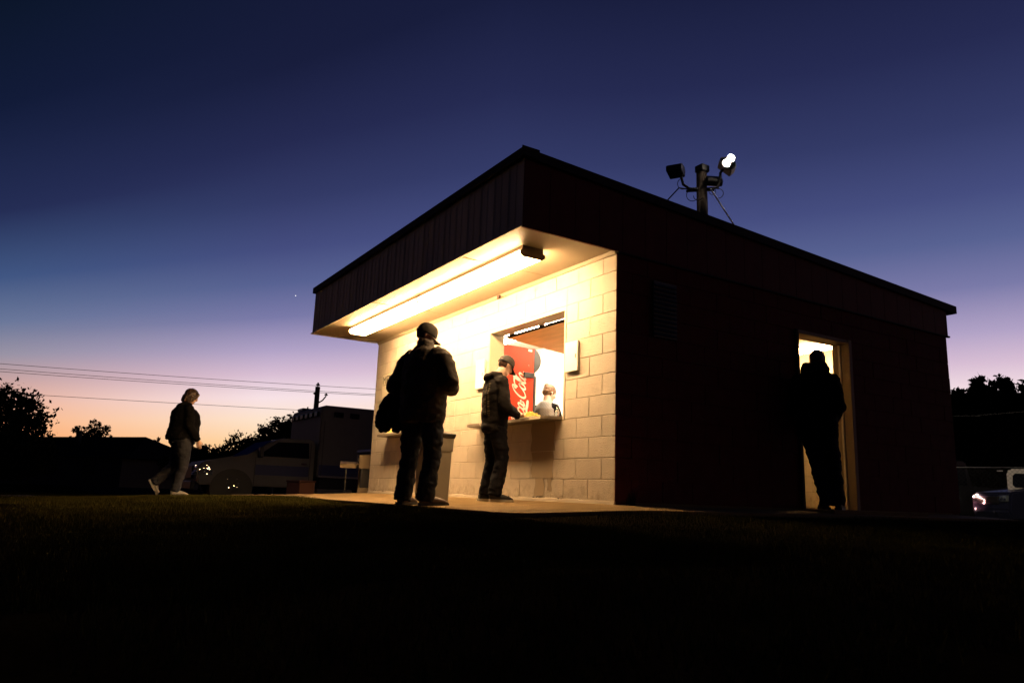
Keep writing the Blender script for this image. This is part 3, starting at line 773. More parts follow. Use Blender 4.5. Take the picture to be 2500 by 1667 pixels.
def legs_mesh(J, waist, wr_, thigh, knee, hem, drop=.0, seed=1, amp=.009, vox=.012):
    bm = bmesh.new()
    w = V(waist)
    hm = (V(J['hipL'])+V(J['hipR']))/2
    tube(bm, [w, lerp(w, hm, .5), hm+V((0,0,-.03)), hm+V((0,0,-.09))], [wr_, (wr_[0]*1.02, wr_[1]*1.06), (wr_[0]*1.0, wr_[1]*1.05),(wr_[0]*.8,wr_[1]*.8)], n=20)
    for S_ in ('L', 'R'):
        h, k, a = V(J['hip'+S_]), V(J['kn'+S_]), V(J['an'+S_])
        d = (a-k).normalized(); e = a + d*drop
        tube(bm, [h+V((0,0,.03)), lerp(h,k,.35), lerp(h,k,.7), k, lerp(k,a,.3), lerp(k,a,.7), a, e],
             [thigh, thigh*.98, (thigh+knee)/2, knee, knee*1.0, (knee+hem)/2*1.02, hem*1.04, hem], n=16)
    me = remesh(bm, vox, 4, .5)
    wrinkle(me, amp, (7,7,14), seed, f=lambda p: 1.0)
    wrinkle(me, amp*.45, (17,17,30), seed+4)
    return me
def top_mesh(J, rings, radii, arm, collar=None, seed=2, amp=.010, extra=None, vox=.012, armL=None):
    bm = bmesh.new(); tube(bm, rings, radii, n=24)
    for S_ in ('L', 'R'):
        sh, el, wr = V(J['sh'+S_]), V(J['el'+S_]), V(J['wr'+S_]); r = arm
        tube(bm, [lerp(sh, rings[-2], .45), sh, lerp(sh,el,.5), el], [r[0]*1.05, r[0], (r[0]+r[1])/2, r[1]], n=14); ball(bm, el, r[1]*1.0); ball(bm, sh, r[0]*.98)
        tube(bm, [el, lerp(el,wr,.5), lerp(el,wr,.93), wr+(wr-el).normalized()*.004], [r[1], (r[1]+r[2])/2, r[2]*1.05, r[2]*.9], n=14)
    if extra: extra(bm)
    me = remesh(bm, vox, 4, .5)
    wrinkle(me, amp, (6,6,10), seed); wrinkle(me, amp*.4, (16,16,24), seed+3)
    return me
def shoes(root, J, m, sm, size=1., high=.0):
    for S_ in ('L', 'R'):
        an, toe = V(J['an'+S_]), V(J['toe'+S_]); f = (toe-an); f.z = J.get('toepitch'+S_, 0)*1.0 if False else f.z
        sole = J.get('sole'+S_)      # (heel point, toe point) on the ground
        h, t = V(sole[0]), V(sole[1]); d = (t-h); L = d.length; d.normalize(); u = V(sole[2]) if len(sole) > 2 else V((0,0,1)); u = (u-u.dot(d)*d).normalized(); sd = d.cross(u)
        P = lambda a, z: h+d*a*L+u*z
        bm = bmesh.new()
        tube(bm, [P(.02,.045), P(.12,.050), P(.35,.050), P(.60,.044), P(.82,.034), P(.97,.026)], [(.030,.034),(.038,.042),(.042,.046),(.047,.038),(.046,.026),(.026,.014)], side=sd, n=14)
        tube(bm, [P(.18,.05), P(.20,.085), P(.19,.11+high)], [(.040,.048),(.040,.046),(.042,.046)], side=sd, n=14)
        o = put('shoe', remesh(bm, .008, 3, .5), m, root, smooth=True)
        bm = bmesh.new()
        prof = [(-.036,.0),(-.042,.30),(-.048,.62),(-.046,.80),(-.026,.98),(0,1.01),(.024,.98),(.044,.82),(.048,.62),(.040,.30),(.036,0),(0,-.015)]
        A = [bm.verts.new(h+d*b*L+sd*a*1.06) for a, b in prof]; Bq = [bm.verts.new(h+d*b*L+sd*a*1.04+u*.026) for a, b in prof]
        n = len(prof); bm.faces.new(A); bm.faces.new(Bq[::-1])
        for i in range(n): bm.faces.new((A[i], A[(i+1)%n], Bq[(i+1)%n], Bq[i]))
        put('sole', bm2me(bm), sm, o)
def cap_hat(root, c, M3, m, s=1., strap=False, brim_down=.25):
    bm = bmesh.new(); n, k = 28, 9
    f = lambda x, y, z: c + M3 @ V((x*s, y*s, z*s))
    rings = []
    for i in range(k+1):
        t = i/k; z = .018+.118*math.sin(t*PI/2)**1.0; q = math.cos(t*PI/2)**.62
        rings.append([bm.verts.new(f(.088*q*math.cos(2*PI*j/n), -.010+.106*q*math.sin(2*PI*j/n)+.004*t, z)) for j in range(n)] if i < k else [bm.verts.new(f(0,-.006,.136))])
    for i in range(k-1):
        for j in range(n):
            a = 2*PI*(j+.5)/n
            if strap and i in (1,2) and abs(a-1.5*PI) < (.42 if i == 1 else .30): continue
            bm.faces.new((rings[i][j], rings[i][(j+1)%n], rings[i+1][(j+1)%n], rings[i+1][j]))
    for j in range(n): bm.faces.new((rings[k-1][j], rings[k-1][(j+1)%n], rings[k][0]))
    me = bm2me(bm, recalc=True); o = put('cap', me, m, root, smooth=True)
    md = o.modifiers.new('s', 'SOLIDIFY'); md.thickness = .003; md.offset = 0
    bm = bmesh.new(); top = []
    for i in range(5):
        t = i/4; row = []
        for j in range(11):
            a = (j/10-.5)*2; x = a*(.078-.012*t*t); y = .092*math.sqrt(max(0,1-(x/.088)**2))*1.0 + t*.072*(1-.35*a*a)
            z = .022 - brim_down*(y-.07)*1.0 - .030*a*a*(.4+.6*t)
            row.append(bm.verts.new(f(x, y, z)))
        top.append(row)
    for i in range(4):
        for j in range(10): bm.faces.new((top[i][j], top[i][j+1], top[i+1][j+1], top[i+1][j]))
    b = put('brim', bm2me(bm), m, o, smooth=True); md = b.modifiers.new('s', 'SOLIDIFY'); md.thickness = .004
    bm = bmesh.new(); ball(bm, f(0,-.006,.138), .006, 8, 6); put('button', bm2me(bm), m, o, smooth=True)
    return o
def skull_hair(root, c, M3, m, s=1., low=-.06, front=.03, name='hair', grow=.006):
    bm = bmesh.new(); g_ = bmesh.ops.create_uvsphere(bm, u_segments=32, v_segments=24, radius=1)
    for v in g_['verts']: v.co = V((v.co.x*(.074+grow), v.co.y*(.094+grow)-.012, v.co.z*(.090+grow)+.030))
    dl = [v for v in bm.verts if (v.co.z < low+.7*max(0, v.co.y+.0)) or (v.co.y > front and v.co.z < .055)]
    bmesh.ops.delete(bm, geom=dl, context='VERTS')
    for v in bm.verts: v.co = c + M3 @ (v.co*s + v.co.normalized()*.003*noise.noise(v.co*60))
    o = put(name, bm2me(bm), m, root, smooth=True); md = o.modifiers.new('s', 'SOLIDIFY'); md.thickness = .004
    return o

# --- the big man with the folded jacket over his arm
J = dict(head=(-.045,.04,1.625), headrot=(R(-42),R(24)), neck=(-.01,.0,1.48),
    spine=[(0,.0,.90),(0,.02,1.0),(0,.03,1.12),(0,.02,1.28),(0,.0,1.42),(0,.0,1.50)], spine_r=[(.20,.15),(.22,.18),(.22,.18),(.23,.16),(.21,.12),(.08,.08)],
    shL=(-.215,.0,1.36), elL=(-.335,-.03,1.14), wrL=(-.20,.19,1.08), shR=(.215,.01,1.37), elR=(.300,.03,1.15), wrR=(.14,.26,1.12),
    hipL=(-.115,0,.88), knL=(-.145,.02,.47), anL=(-.15,-.03,.09), toeL=(-.17,.15,.03), hipR=(.115,0,.88), knR=(.14,.03,.47), anR=(.125,-.02,.09), toeR=(.19,.15,.03),
    soleL=((-.14,-.10,0),(-.185,.19,0)), soleR=((.11,-.09,0),(.25,.17,0)),
    handL=((.6,.7,.1),(.2,-.1,.9),(0,.6,.8)), handR=((-.7,.5,.0),(-.2,-.4,.9),(0,.6,.8)))
m1p = (-1.142, -1.475); 
P1, b1, c, M3 = person('big man in a dark jacket and cap with a coat over his arm', (*m1p, float(T(*m1p))+.002), R(22), J, 1.012)
put('trousers', legs_mesh(J, (0,.01,1.0), (.195,.155), .115, .086, .082, .055, 3, .012), 'jeans', P1, smooth=True)
def ex(bm):
    tube(bm, [(-.01,-.01,1.46),(-.01,.0,1.53),(-.015,.015,1.575)], [(.13,.10),(.088,.085),(.078,.082)], n=18)     # collar
    tube(bm, [(-.12,.17,.82),(.0,.20,1.0),(.02,.17,1.3)], [.05,.05,.05], n=10)
me = top_mesh(J, [(0,-.0,.765),(0,-.0,.80),(0,.005,.95),(0,.01,1.12),(0,.0,1.28),(0,-.01,1.39),(0,-.01,1.455),(0,-.01,1.49)],
    [(.225,.185),(.235,.195),(.245,.205),(.250,.200),(.250,.180),(.215,.150),(.145,.115),(.10,.09)], (.108,.098,.068), seed=11, amp=.013, extra=ex)
put('jacket', me, 'jacket_dark', P1, smooth=True)
shoes(P1, J, 'boot', 'shoe_black', high=.02)
cap_hat(P1, c, M3, 'cap_olive', 1.03, brim_down=.22)
skull_hair(P1, c, M3, 'hair_brown', 1., low=-.045, front=.0)
# the coat he carries
bm = bmesh.new()
tube(bm, [(-.22,.10,1.10),(-.33,.05,1.06),(-.42,-.03,.98),(-.44,-.06,.86),(-.42,-.08,.75),(-.40,-.09,.70)], [.06,.085,.075,.085,.085,.055], n=12)
tube(bm, [(-.25,.10,1.06),(-.30,-.02,.93),(-.31,-.08,.80),(-.30,-.10,.72)], [.07,.085,.08,.045], n=12)
tube(bm, [(-.18,.06,.98),(-.22,-.04,.86),(-.23,-.08,.75),(-.25,-.10,.68)], [.06,.065,.055,.03], n=12)
me = remesh(bm, .012, 4); wrinkle(me, .014, (9,9,12), 5); wrinkle(me, .006, (22,22,26), 8)
o = put('held_coat', me, 'jacket_black', None, loc=P1.location, rot=P1.rotation_euler, smooth=True); o.scale = (1.012,)*3
tag(o, 'bundled black coat hanging from the big man\'s left arm', 'coat')

# --- the man in the hoodie at the near window
J = dict(head=(.0,.115,1.605), headrot=(R(4),R(30)), neck=(.0,.035,1.475),
    spine=[(0,.0,.90),(0,.0,1.0),(0,.01,1.12),(0,.0,1.28),(0,-.01,1.40),(0,.01,1.48)], spine_r=[(.16,.12),(.165,.125),(.17,.13),(.185,.13),(.17,.11),(.07,.07)],
    shL=(-.175,.0,1.385), elL=(-.225,.00,1.10), wrL=(-.10,.23,1.03), shR=(.175,.0,1.385), elR=(.235,.02,1.09), wrR=(.12,.25,1.01),
    hipL=(-.085,0,.88), knL=(-.10,.03,.47), anL=(-.115,-.03,.09), toeL=(-.13,.15,.03), hipR=(.085,0,.88), knR=(.10,.07,.48), anR=(.10,-.01,.09), toeR=(.13,.17,.03),
    soleL=((-.115,-.12,0),(-.14,.17,0)), soleR=((.10,-.08,0),(.14,.215,0)),
    handL=((.45,.85,.1),(.3,-.1,.9),(0,.5,.8)), handR=((-.45,.85,.0),(-.3,-.1,.9),(0,.5,.8)))
m2p = (-1.46, -.46)
P2, b2, c, M3 = person('man in a black hoodie and cap leaning at the near window', (*m2p, float(T(*m2p))+.002), R(-7), J, .905, skin='skin_pale')
put('trousers', legs_mesh(J, (0,.0,.98), (.158,.130), .100, .084, .080, .03, 8, .009), 'jeans_dark', P2, smooth=True)
def ex(bm):
    tube(bm, [(-.115,.02,1.475),(-.085,-.085,1.475),(0,-.125,1.445),(.085,-.085,1.475),(.115,.02,1.475)], [(.035,.030),(.045,.038),(.052,.048),(.045,.038),(.035,.030)], side=(0,0,1), n=10)
    tube(bm, [(0,-.01,1.44),(0,.01,1.495)], [(.11,.085),(.088,.078)], n=16)
me = top_mesh(J, [(0,0,.79),(0,0,.83),(0,-.0,.97),(0,.0,1.12),(0,-.01,1.26),(0,-.015,1.36),(0,-.01,1.43),(0,.0,1.465)],
    [(.172,.138),(.180,.146),(.190,.155),(.195,.155),(.205,.150),(.195,.130),(.135,.10),(.09,.08)], (.080,.074,.052), seed=21, amp=.010, extra=ex)
hood = put('hoodie', me, 'hoodie', P2, smooth=True)
# faded print down the back: vertical bars of lettering-like marks, laid on the cloth
from mathutils.bvhtree import BVHTree
bmh = bmesh.new(); bmh.from_mesh(me); tree = BVHTree.FromBMesh(bmh)
bm = bmesh.new()
def onback(x, z):
    r = tree.ray_cast(V((x,-.6,z)), V((0,1,0)))
    return None if r[0] is None else r[0]+V((0,-.0022,0))
for xc, z0, z1, w in ((-.10,.99,1.37,.030),(-.045,1.02,1.34,.006),(-.02,1.0,1.33,.005),(.02,1.02,1.32,.006),(.05,1.0,1.34,.012),(.10,.98,1.36,.026)):
    z = z0
    while z < z1:
        l = random.uniform(.02,.05) if w < .02 else random.uniform(.012,.02)
        q = [onback(xc-w/2, z), onback(xc+w/2, z), onback(xc+w/2, z+l), onback(xc-w/2, z+l)]
        if all(q): bm.faces.new([bm.verts.new(p) for p in q])
        z += l+random.uniform(.006,.014)
bmh.free(); q_ = put('back_print', bm2me(bm), 'hoodie_print', hood); q_['kind'] = 'stuff'
shoes(P2, J, 'shoe_black', 'sole_pale')
cap_hat(P2, c, M3, 'cap_black', 1.02, strap=True, brim_down=.30)
skull_hair(P2, c, M3, 'hair_fair', 1., low=-.040, front=.0, grow=.004)

# --- the woman walking on the left
J = dict(head=(.0,.055,1.52), headrot=(R(0),R(24)), neck=(.0,-.005,1.40),
    spine=[(0,.0,.88),(0,.0,.98),(0,.0,1.10),(0,.01,1.24),(0,.0,1.34),(0,.03,1.40)], spine_r=[(.18,.15),(.18,.15),(.18,.15),(.18,.15),(.16,.12),(.07,.07)],
    shL=(-.165,.0,1.31), elL=(-.20,-.10,1.07), wrL=(-.19,.04,.86), shR=(.165,.03,1.31), elR=(.205,.05,1.05), wrR=(.19,.205,.845),
    hipL=(-.09,-.0,.84), knL=(-.10,-.06,.46), anL=(-.10,-.31,.19), toeL=(-.10,-.23,.04), hipR=(.09,.0,.84), knR=(.095,.045,.46), anR=(.095,-.03,.085), toeR=(.10,.14,.03),
    soleL=((-.10,-.395,.225),(-.10,-.26,.0),(0,.85,.5)), soleR=((.095,-.09,0),(.10,.175,0)),
    handL=((0,.25,-1),(.8,0,0),(0,1,0)), handR=((0,.25,-1),(-.8,.1,0),(0,1,0)))
wp = (-6.89, -2.75)
P3, b3, c, M3 = person('woman in a black jacket and pale jeans walking past on the left', (*wp, float(Tb(*map(np.array, wp)))+.028), R(-2), J, .985, skin='skin_pale')
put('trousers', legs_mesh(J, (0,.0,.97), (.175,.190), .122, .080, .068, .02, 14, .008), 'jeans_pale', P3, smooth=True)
def ex(bm):
    tube(bm, [(0,-.01,1.36),(0,.0,1.43)], [(.105,.09),(.075,.075)], n=16)
me = top_mesh(J, [(0,-.01,.845),(0,-.01,.88),(0,.0,.98),(0,.01,1.10),(0,.0,1.20),(0,-.02,1.29),(0,-.015,1.36),(0,-.0,1.40)],
    [(.205,.235),(.210,.245),(.210,.232),(.205,.225),(.205,.215),(.190,.185),(.14,.13),(.09,.09)], (.078,.070,.048), seed=31, amp=.009, extra=ex)
put('jacket', me, 'jacket_black', P3, smooth=True)
shoes(P3, J, 'shoe_white', 'shoe_white')
bm = bmesh.new(); f = lambda x, y, z: c + M3 @ V((x, y, z))
ball(bm, f(0,-.018,.036), (.090,.108,.098), 20, 14, M3); tube(bm, [f(0,-.03,.02), f(0,-.060,-.05), f(0,-.070,-.12)], [(.092,.084),(.094,.068),(.080,.042)], side=M3 @ V((1,0,0)), n=16)
for sx in (-1, 1): tube(bm, [f(sx*.045,.062,.085), f(sx*.073,.055,.03), f(sx*.080,.018,-.05), f(sx*.075,-.02,-.105)], [(.024,.030),(.016,.034),(.016,.036),(.010,.022)], side=M3 @ V((1,0,0)), n=10)
me = remesh(bm, .009, 3); wrinkle(me, .004, (40,40,8), 3)
put('hair', me, 'hair_fair', P3, smooth=True)

# --- the man silhouetted in the side door
J = dict(head=(.035,.02,1.655), headrot=(R(-14),R(4)), neck=(.0,.0,1.50),
    spine=[(0,.0,.90),(0,.0,1.0),(0,.01,1.12),(0,.0,1.28),(0,-.01,1.42),(0,.0,1.50)], spine_r=[(.20,.14),(.21,.16),(.21,.16),(.22,.15),(.20,.12),(.08,.08)],
    shL=(-.185,.0,1.425), elL=(-.235,-.02,1.12), wrL=(-.15,.18,.98), shR=(.185,.0,1.425), elR=(.235,-.02,1.12), wrR=(.17,.16,.98),
    hipL=(-.10,0,.88), knL=(-.005,.02,.47), anL=(.06,-.01,.09), toeL=(.04,.17,.03), hipR=(.11,0,.88), knR=(.145,.05,.47), anR=(.175,.0,.09), toeR=(.21,.17,.03),
    soleL=((.06,-.08,0),(-.0,.20,0)), soleR=((.17,-.07,0),(.215,.20,0)),
    handL=((.6,.5,-.5),(.5,-.3,.6),(0,.6,.8)), handR=((-.6,.5,-.5),(-.5,-.3,.6),(0,.6,.8)))
m3p = (.24, 2.70)
P4, b4, c, M3 = person('dark silhouette of a man in a hooded jacket at the side door', (*m3p, Z0-.006), R(37), J, .99)
put('trousers', legs_mesh(J, (0,.0,1.0), (.165,.130), .098, .082, .074, .05, 41, .011), 'jeans_dark', P4, smooth=True)
def ex(bm):
    tube(bm, [(-.125,.04,1.54),(-.10,-.08,1.56),(0,-.13,1.54),(.10,-.08,1.56),(.125,.04,1.54)], [(.060,.034),(.065,.042),(.070,.05),(.065,.042),(.060,.034)], side=(0,0,1), n=12)
    tube(bm, [(0,-.01,1.46),(0,.0,1.55)], [(.15,.10),(.12,.10)], n=16)
me = top_mesh(J, [(0,0,.81),(0,0,.85),(0,.0,.98),(0,.01,1.12),(0,.0,1.28),(0,-.01,1.40),(0,-.01,1.465),(0,.0,1.50)],
    [(.215,.150),(.218,.155),(.218,.160),(.215,.160),(.215,.155),(.200,.135),(.15,.11),(.11,.09)], (.082,.074,.056), seed=51, amp=.011, extra=ex)
put('jacket', me, 'jacket_black', P4, smooth=True)
shoes(P4, J, 'shoe_black', 'shoe_black', high=.02)
skull_hair(P4, c, M3, 'hair_brown', 1.02, low=-.045, front=.045, grow=.009)

# --- the worker behind the counter
J = dict(head=(.0,.075,1.50), headrot=(R(-25),R(24)), neck=(.0,.02,1.37),
    spine=[(0,.0,.84),(0,.0,.94),(0,.01,1.04),(0,.0,1.18),(0,-.01,1.30),(0,.0,1.37)], spine_r=[(.15,.12),(.155,.12),(.155,.12),(.165,.12),(.15,.10),(.06,.06)],
    shL=(-.155,.0,1.285), elL=(-.20,.06,1.04), wrL=(-.10,.28,.98), shR=(.155,.0,1.285), elR=(.215,.05,1.03), wrR=(.14,.28,.98),
    hipL=(-.085,0,.82), knL=(-.09,.02,.44), anL=(-.09,-.02,.085), toeL=(-.10,.15,.03), hipR=(.085,0,.82), knR=(.09,.02,.44), anR=(.09,-.02,.085), toeR=(.10,.15,.03),
    soleL=((-.09,-.09,0),(-.10,.17,0)), soleR=((.09,-.09,0),(.10,.17,0)),
    handL=((.4,.9,-.1),(.2,0,-.9),(.8,0,0)), handR=((-.4,.9,-.1),(-.2,0,-.9),(-.8,0,0)))
P5, b5, c, M3 = person('fair-haired worker in a quilted pale vest behind the near counter', (-3.08, 1.33, Z0-.064), R(20), J, 1.0, skin='skin_pale')
put('trousers', legs_mesh(J, (0,.0,.92), (.140,.115), .088, .062, .055, .02, 61, .006), 'jeans_dark', P5, smooth=True)
me = top_mesh(J, [(0,0,.86),(0,0,.92),(0,.0,1.04),(0,-.0,1.16),(0,-.01,1.26),(0,-.0,1.33),(0,.0,1.37)],
    [(.160,.125),(.160,.125),(.162,.130),(.168,.130),(.160,.115),(.12,.09),(.07,.07)], (.062,.056,.040), seed=61, amp=.006)
put('shirt', me, 'jacket_black', P5, smooth=True)
bm = bmesh.new()
tube(bm, [(0,0,1.05),(0,.0,1.10),(0,-.0,1.18),(0,-.01,1.27),(0,-.0,1.345),(0,.0,1.385)], [(.172,.140),(.178,.146),(.182,.146),(.174,.132),(.125,.105),(.080,.078)], n=24)
me = remesh(bm, .009, 3)
for v in me.vertices:      # quilting: shallow diagonal channels
    a = (v.co.x+v.co.z)*PI/.035; b = (v.co.x-v.co.z)*PI/.035; d = min(abs(math.sin(a)), abs(math.sin(b)))
    v.co += v.normal*(.006*min(1, d*1.8)-.004)
put('vest', me, 'vest_quilt', P5, smooth=True)
shoes(P5, J, 'shoe_black', 'shoe_black')
bm = bmesh.new(); f = lambda x, y, z: c + M3 @ V((x, y, z))
ball(bm, f(0,-.022,.040), (.086,.100,.090), 20, 14, M3); ball(bm, f(0,-.050,.0), (.078,.070,.060), 14, 10, M3); ball(bm, f(0,-.085,.075), (.045,.045,.042), 12, 10, M3)
me = remesh(bm, .009, 3); wrinkle(me, .004, (12,40,40), 3); put('hair', me, 'hair_blonde', P5, smooth=True)

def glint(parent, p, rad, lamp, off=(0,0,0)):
    """one polished reflector facet added for a highlight, tilted to mirror a lamp to the camera"""
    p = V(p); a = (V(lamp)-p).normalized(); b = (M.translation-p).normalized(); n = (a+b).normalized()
    bm = bmesh.new(); bmesh.ops.create_circle(bm, cap_ends=True, segments=8, radius=rad*.28)  # small mirror disc added only to make a glint
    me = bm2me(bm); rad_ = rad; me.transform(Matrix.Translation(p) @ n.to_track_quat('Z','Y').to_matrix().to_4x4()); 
    o = put('glint_mirror', me, 'chrome', None); bpy.context.view_layer.update(); o.parent = parent; o.matrix_parent_inverse = parent.matrix_world.inverted(); return o

# ------------------------------------------------------------------ ambulance truck on the lot, parked nose towards -y
gz = float(T(-14.5, 2))
A = thing('ambulance', 'white box ambulance with a pickup cab parked left of the building', 'ambulance', (-13.6, 0, gz))
G = -gz
def apart(n, me, m, parent=None, **k): return put(n, me, m, parent or A, **k)
z_ = lambda z: z+G      # heights above camera datum -> above the lot
Wd = 2.35
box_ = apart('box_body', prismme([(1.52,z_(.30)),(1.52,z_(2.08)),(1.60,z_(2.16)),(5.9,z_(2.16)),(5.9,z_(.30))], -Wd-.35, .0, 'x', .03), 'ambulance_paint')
put('lower_skirt', boxme(-Wd-.3, -.03, 1.6, 5.85, z_(.02), z_(.295), .02), 'vehicle_dark', box_)
put('locker', boxme(-.5, -.012, 1.58, 2.5, z_(-.10), z_(.015), .01), 'ambulance_paint', box_)
for y in (1.98, 2.42): 
    w = put('window', boxme(.002, .02, y-.13, y+.13, z_(1.86), z_(2.0), .01), 'glass_dark', box_)
    bm = bmesh.new(); ball(bm, (.03,y-.10,z_(1.87)), .016, 8, 6); put('marker_lamp', bm2me(bm), 'chrome', w, smooth=True)
for i in range(6): put('warning_light', boxme(-Wd-.2+i*.42, -Wd+.05+i*.42, 1.46, 1.518, z_(1.88), z_(2.0), .01), 'glass_dark', box_)
for y in (1.62, 3.2, 4.6): put('door_seam', boxme(.0005, .004, y, y+.012, z_(.34), z_(1.75)), 'vehicle_dark', box_)
put('stripe', boxme(.0005, .003, 1.56, 5.85, z_(.36), z_(.62)), 'blue_stripe', box_)
put('rub_rail', boxme(.0, .03, 1.56, 5.85, z_(.30), z_(.34), .005), 'chrome_rough', box_)
ant = put('roof_antenna', tubeme([(-2.2,1.8,z_(2.15)),(-2.2,1.8,z_(2.30))], .02), 'cable', box_)
put('roof_beacon', boxme(-2.5, -2.0, 1.6, 1.85, z_(2.162), z_(2.24), .01), 'glass_dark', box_)
cabp = [(-1.30,z_(.02)),(-1.34,z_(.20)),(-1.32,z_(.44)),(-1.22,z_(.57)),(-.9,z_(.63)),(-.20,z_(.74)),(.40,z_(1.16)),(.62,z_(1.235)),(1.38,z_(1.235)),(1.46,z_(1.20)),(1.48,z_(.02))]
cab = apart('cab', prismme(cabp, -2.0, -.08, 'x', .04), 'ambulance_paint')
put('side_window', prismme([(.02,z_(.76)),(.50,z_(1.13)),(1.28,z_(1.15)),(1.32,z_(.76))], -.0795, -.068, 'x', .004), 'glass_dark', cab)
put('windscreen', prismme([(-.17,z_(.775)),(.37,z_(1.155)),(.36,z_(1.17)),(-.18,z_(.79))], -1.9, -.16, 'x'), 'glass_tint', cab)
put('door_seam', boxme(-.0795,-.076, -.02,-.008, z_(.0), z_(.74)), 'vehicle_dark', cab)
put('door_seam', boxme(-.0795,-.076, 1.34,1.352, z_(.0), z_(1.14)), 'vehicle_dark', cab)
put('door_handle', boxme(-.079,-.05, 1.12,1.26, z_(.60), z_(.63), .006), 'chrome', cab)
put('stripe', boxme(-.0795,-.0775, -.0, 1.33, z_(.30), z_(.55)), 'blue_stripe', cab)
mr = put('wing_mirror', boxme(-.06, .14, .02, .12, z_(.72), z_(.98), .02), 'black_plastic', cab)
bm = bmesh.new(); prism(bm, [(-.52+.50*math.cos(a), z_(-.04)+.46*math.sin(a)) for a in np.linspace(0, 2*PI, 25)[:-1]], -.5, -.074, 'x'); put('wheel_arch', bm2me(bm), 'black_plastic', cab)
gr = put('grille', boxme(-1.55, -.5, -1.385, -1.34, z_(.16), z_(.46), .01), 'vehicle_dark', cab)
for i in range(4): put('slat', boxme(-1.52, -.53, -1.395, -1.387, z_(.19+i*.065), z_(.215+i*.065)), 'vehicle_dark', gr)
for x in (-.34, -1.76):
    hl = put('headlight', boxme(x-.16, x+.23 if x > -1 else x+.16, -1.365, -1.22, z_(.22), z_(.44), .03), 'glass_clear', cab)
    for i in range(7):
        bm = bmesh.new(); ball(bm, (x-.10+.10*(i%3)+.02*i, -1.38+.0*i+(.03 if i>3 else 0), z_(.26+.06*(i//2)-.01*i)), .020+.006*(i%3), 10, 8); put('glint_mirror', bm2me(bm), 'chrome', hl, smooth=True)
bm = bmesh.new()
for i in range(6): ball(bm, (-.055, -1.20+.085*(i%3)+.03*random.random(), z_(.26+.07*(i//3)+.03*random.random())), .02, 10, 8)
put('corner_glints', bm2me(bm), 'chrome', cab, smooth=True)  # chrome balls added as glints round the headlight corner
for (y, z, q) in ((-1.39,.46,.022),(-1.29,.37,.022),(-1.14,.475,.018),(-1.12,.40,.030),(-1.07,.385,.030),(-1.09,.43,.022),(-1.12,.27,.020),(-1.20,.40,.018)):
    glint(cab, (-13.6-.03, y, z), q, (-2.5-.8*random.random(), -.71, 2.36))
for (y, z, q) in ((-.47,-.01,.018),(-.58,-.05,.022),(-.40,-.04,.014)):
    glint(cab, (-13.6-.045, y, z+.02), q, (-3.0, -.71, 2.36))  # mirror discs added for highlights on the front wheel
put('bumper', boxme(-2.05, -.03, -1.46, -1.35, z_(-.10), z_(.10), .02), 'vehicle_dark', cab)
def wheel(parent, x, y, z, r, w=.26):
    a = [(x-w*1.0, y, z), (x-w*.98, y, z), (x-.02, y, z), (x, y, z)]
    t = put('wheel', tubeme(a, [r*.9, r, r, r*.92], side=(0,1,0), n=28), 'tyre', parent, smooth=False)
    put('rim', tubeme([(x-.03,y,z),(x+.006,y,z),(x+.012,y,z)], [r*.56,r*.56,r*.5], side=(0,1,0), n=20), 'chrome_rough', t)
    for i in range(8):
        q = 2*PI*i/8; bm = bmesh.new(); ball(bm, (x+.022, y+r*.36*math.cos(q), z+r*.36*math.sin(q)), .016, 8, 6); put('wheel_nut', bm2me(bm), 'chrome', t, smooth=True)
for y in (-.52, 4.0):
    wheel(A, -.09, y, .40, .40); wheel(A, -1.75, y, .40, .40)

# items standing on the grass between ambulance and wall
zc = float(T(-7.3, .25))
cb = thing('cabinet', 'beige cabinet with a dark open front standing by the far wall end', 'cabinet', (-7.28, .52, zc), R(-20))
put('top_drawer', boxme(-.05, .40, -.26, .0, .46, .70, .006), 'beige_box', cb)
put('carcass', boxme(-.02, .37, -.22, .0, .14, .46), 'black_plastic', cb)
put('base', boxme(-.05, .40, -.26, .0, .0, .138, .006), 'beige_box', cb)
put('side', boxme(-.05, -.022, -.26, .0, .139, .459, .002), 'beige_box', cb)
bm = bmesh.new(); ball(bm, (.27,-.27,.60), (.05,.03,.05), 12, 10); put('knob', bm2me(bm), 'black_plastic', cb, smooth=True)
tb = thing('folding_table', 'tan folding table top sticking out left of the cabinet', 'table', (-7.52, .20, zc), R(-20))
put('table_top', prismme([(-.30,.60),(-.16,.49),(.20,.47),(.20,.545)], -.2, .18, 'y', .003), 'beige_box', tb)
for x in (-.1,.18): put('leg', boxme(x, x+.02, -.1,-.08, 0, .45), 'black_plastic', tb)
ck = thing('cool_box', 'dark blue cool box standing behind the beige cabinet', 'cool box', (-7.8, .72, zc))
put('body', boxme(-.35, .35, -.2, .2, .48, .76, .02), 'vehicle_dark', ck); put('lid', boxme(-.36, .36, -.21, .21, .765, .83, .02), 'blue_stripe', ck)
put('stand', boxme(-.3, .3, -.16, .16, 0, .475), 'vehicle_dark', ck)
oc = thing('crate', 'dark orange crate on the ground before the ambulance', 'crate', (-8.3, -.45, float(T(-8.3,-.45))), R(15))
put('body', boxme(-.22, .22, -.16, .16, 0, .25, .01), 'orange_plastic', oc); put('lid', boxme(-.23, .23, -.17, .17, .252, .28, .006), 'orange_plastic', oc)

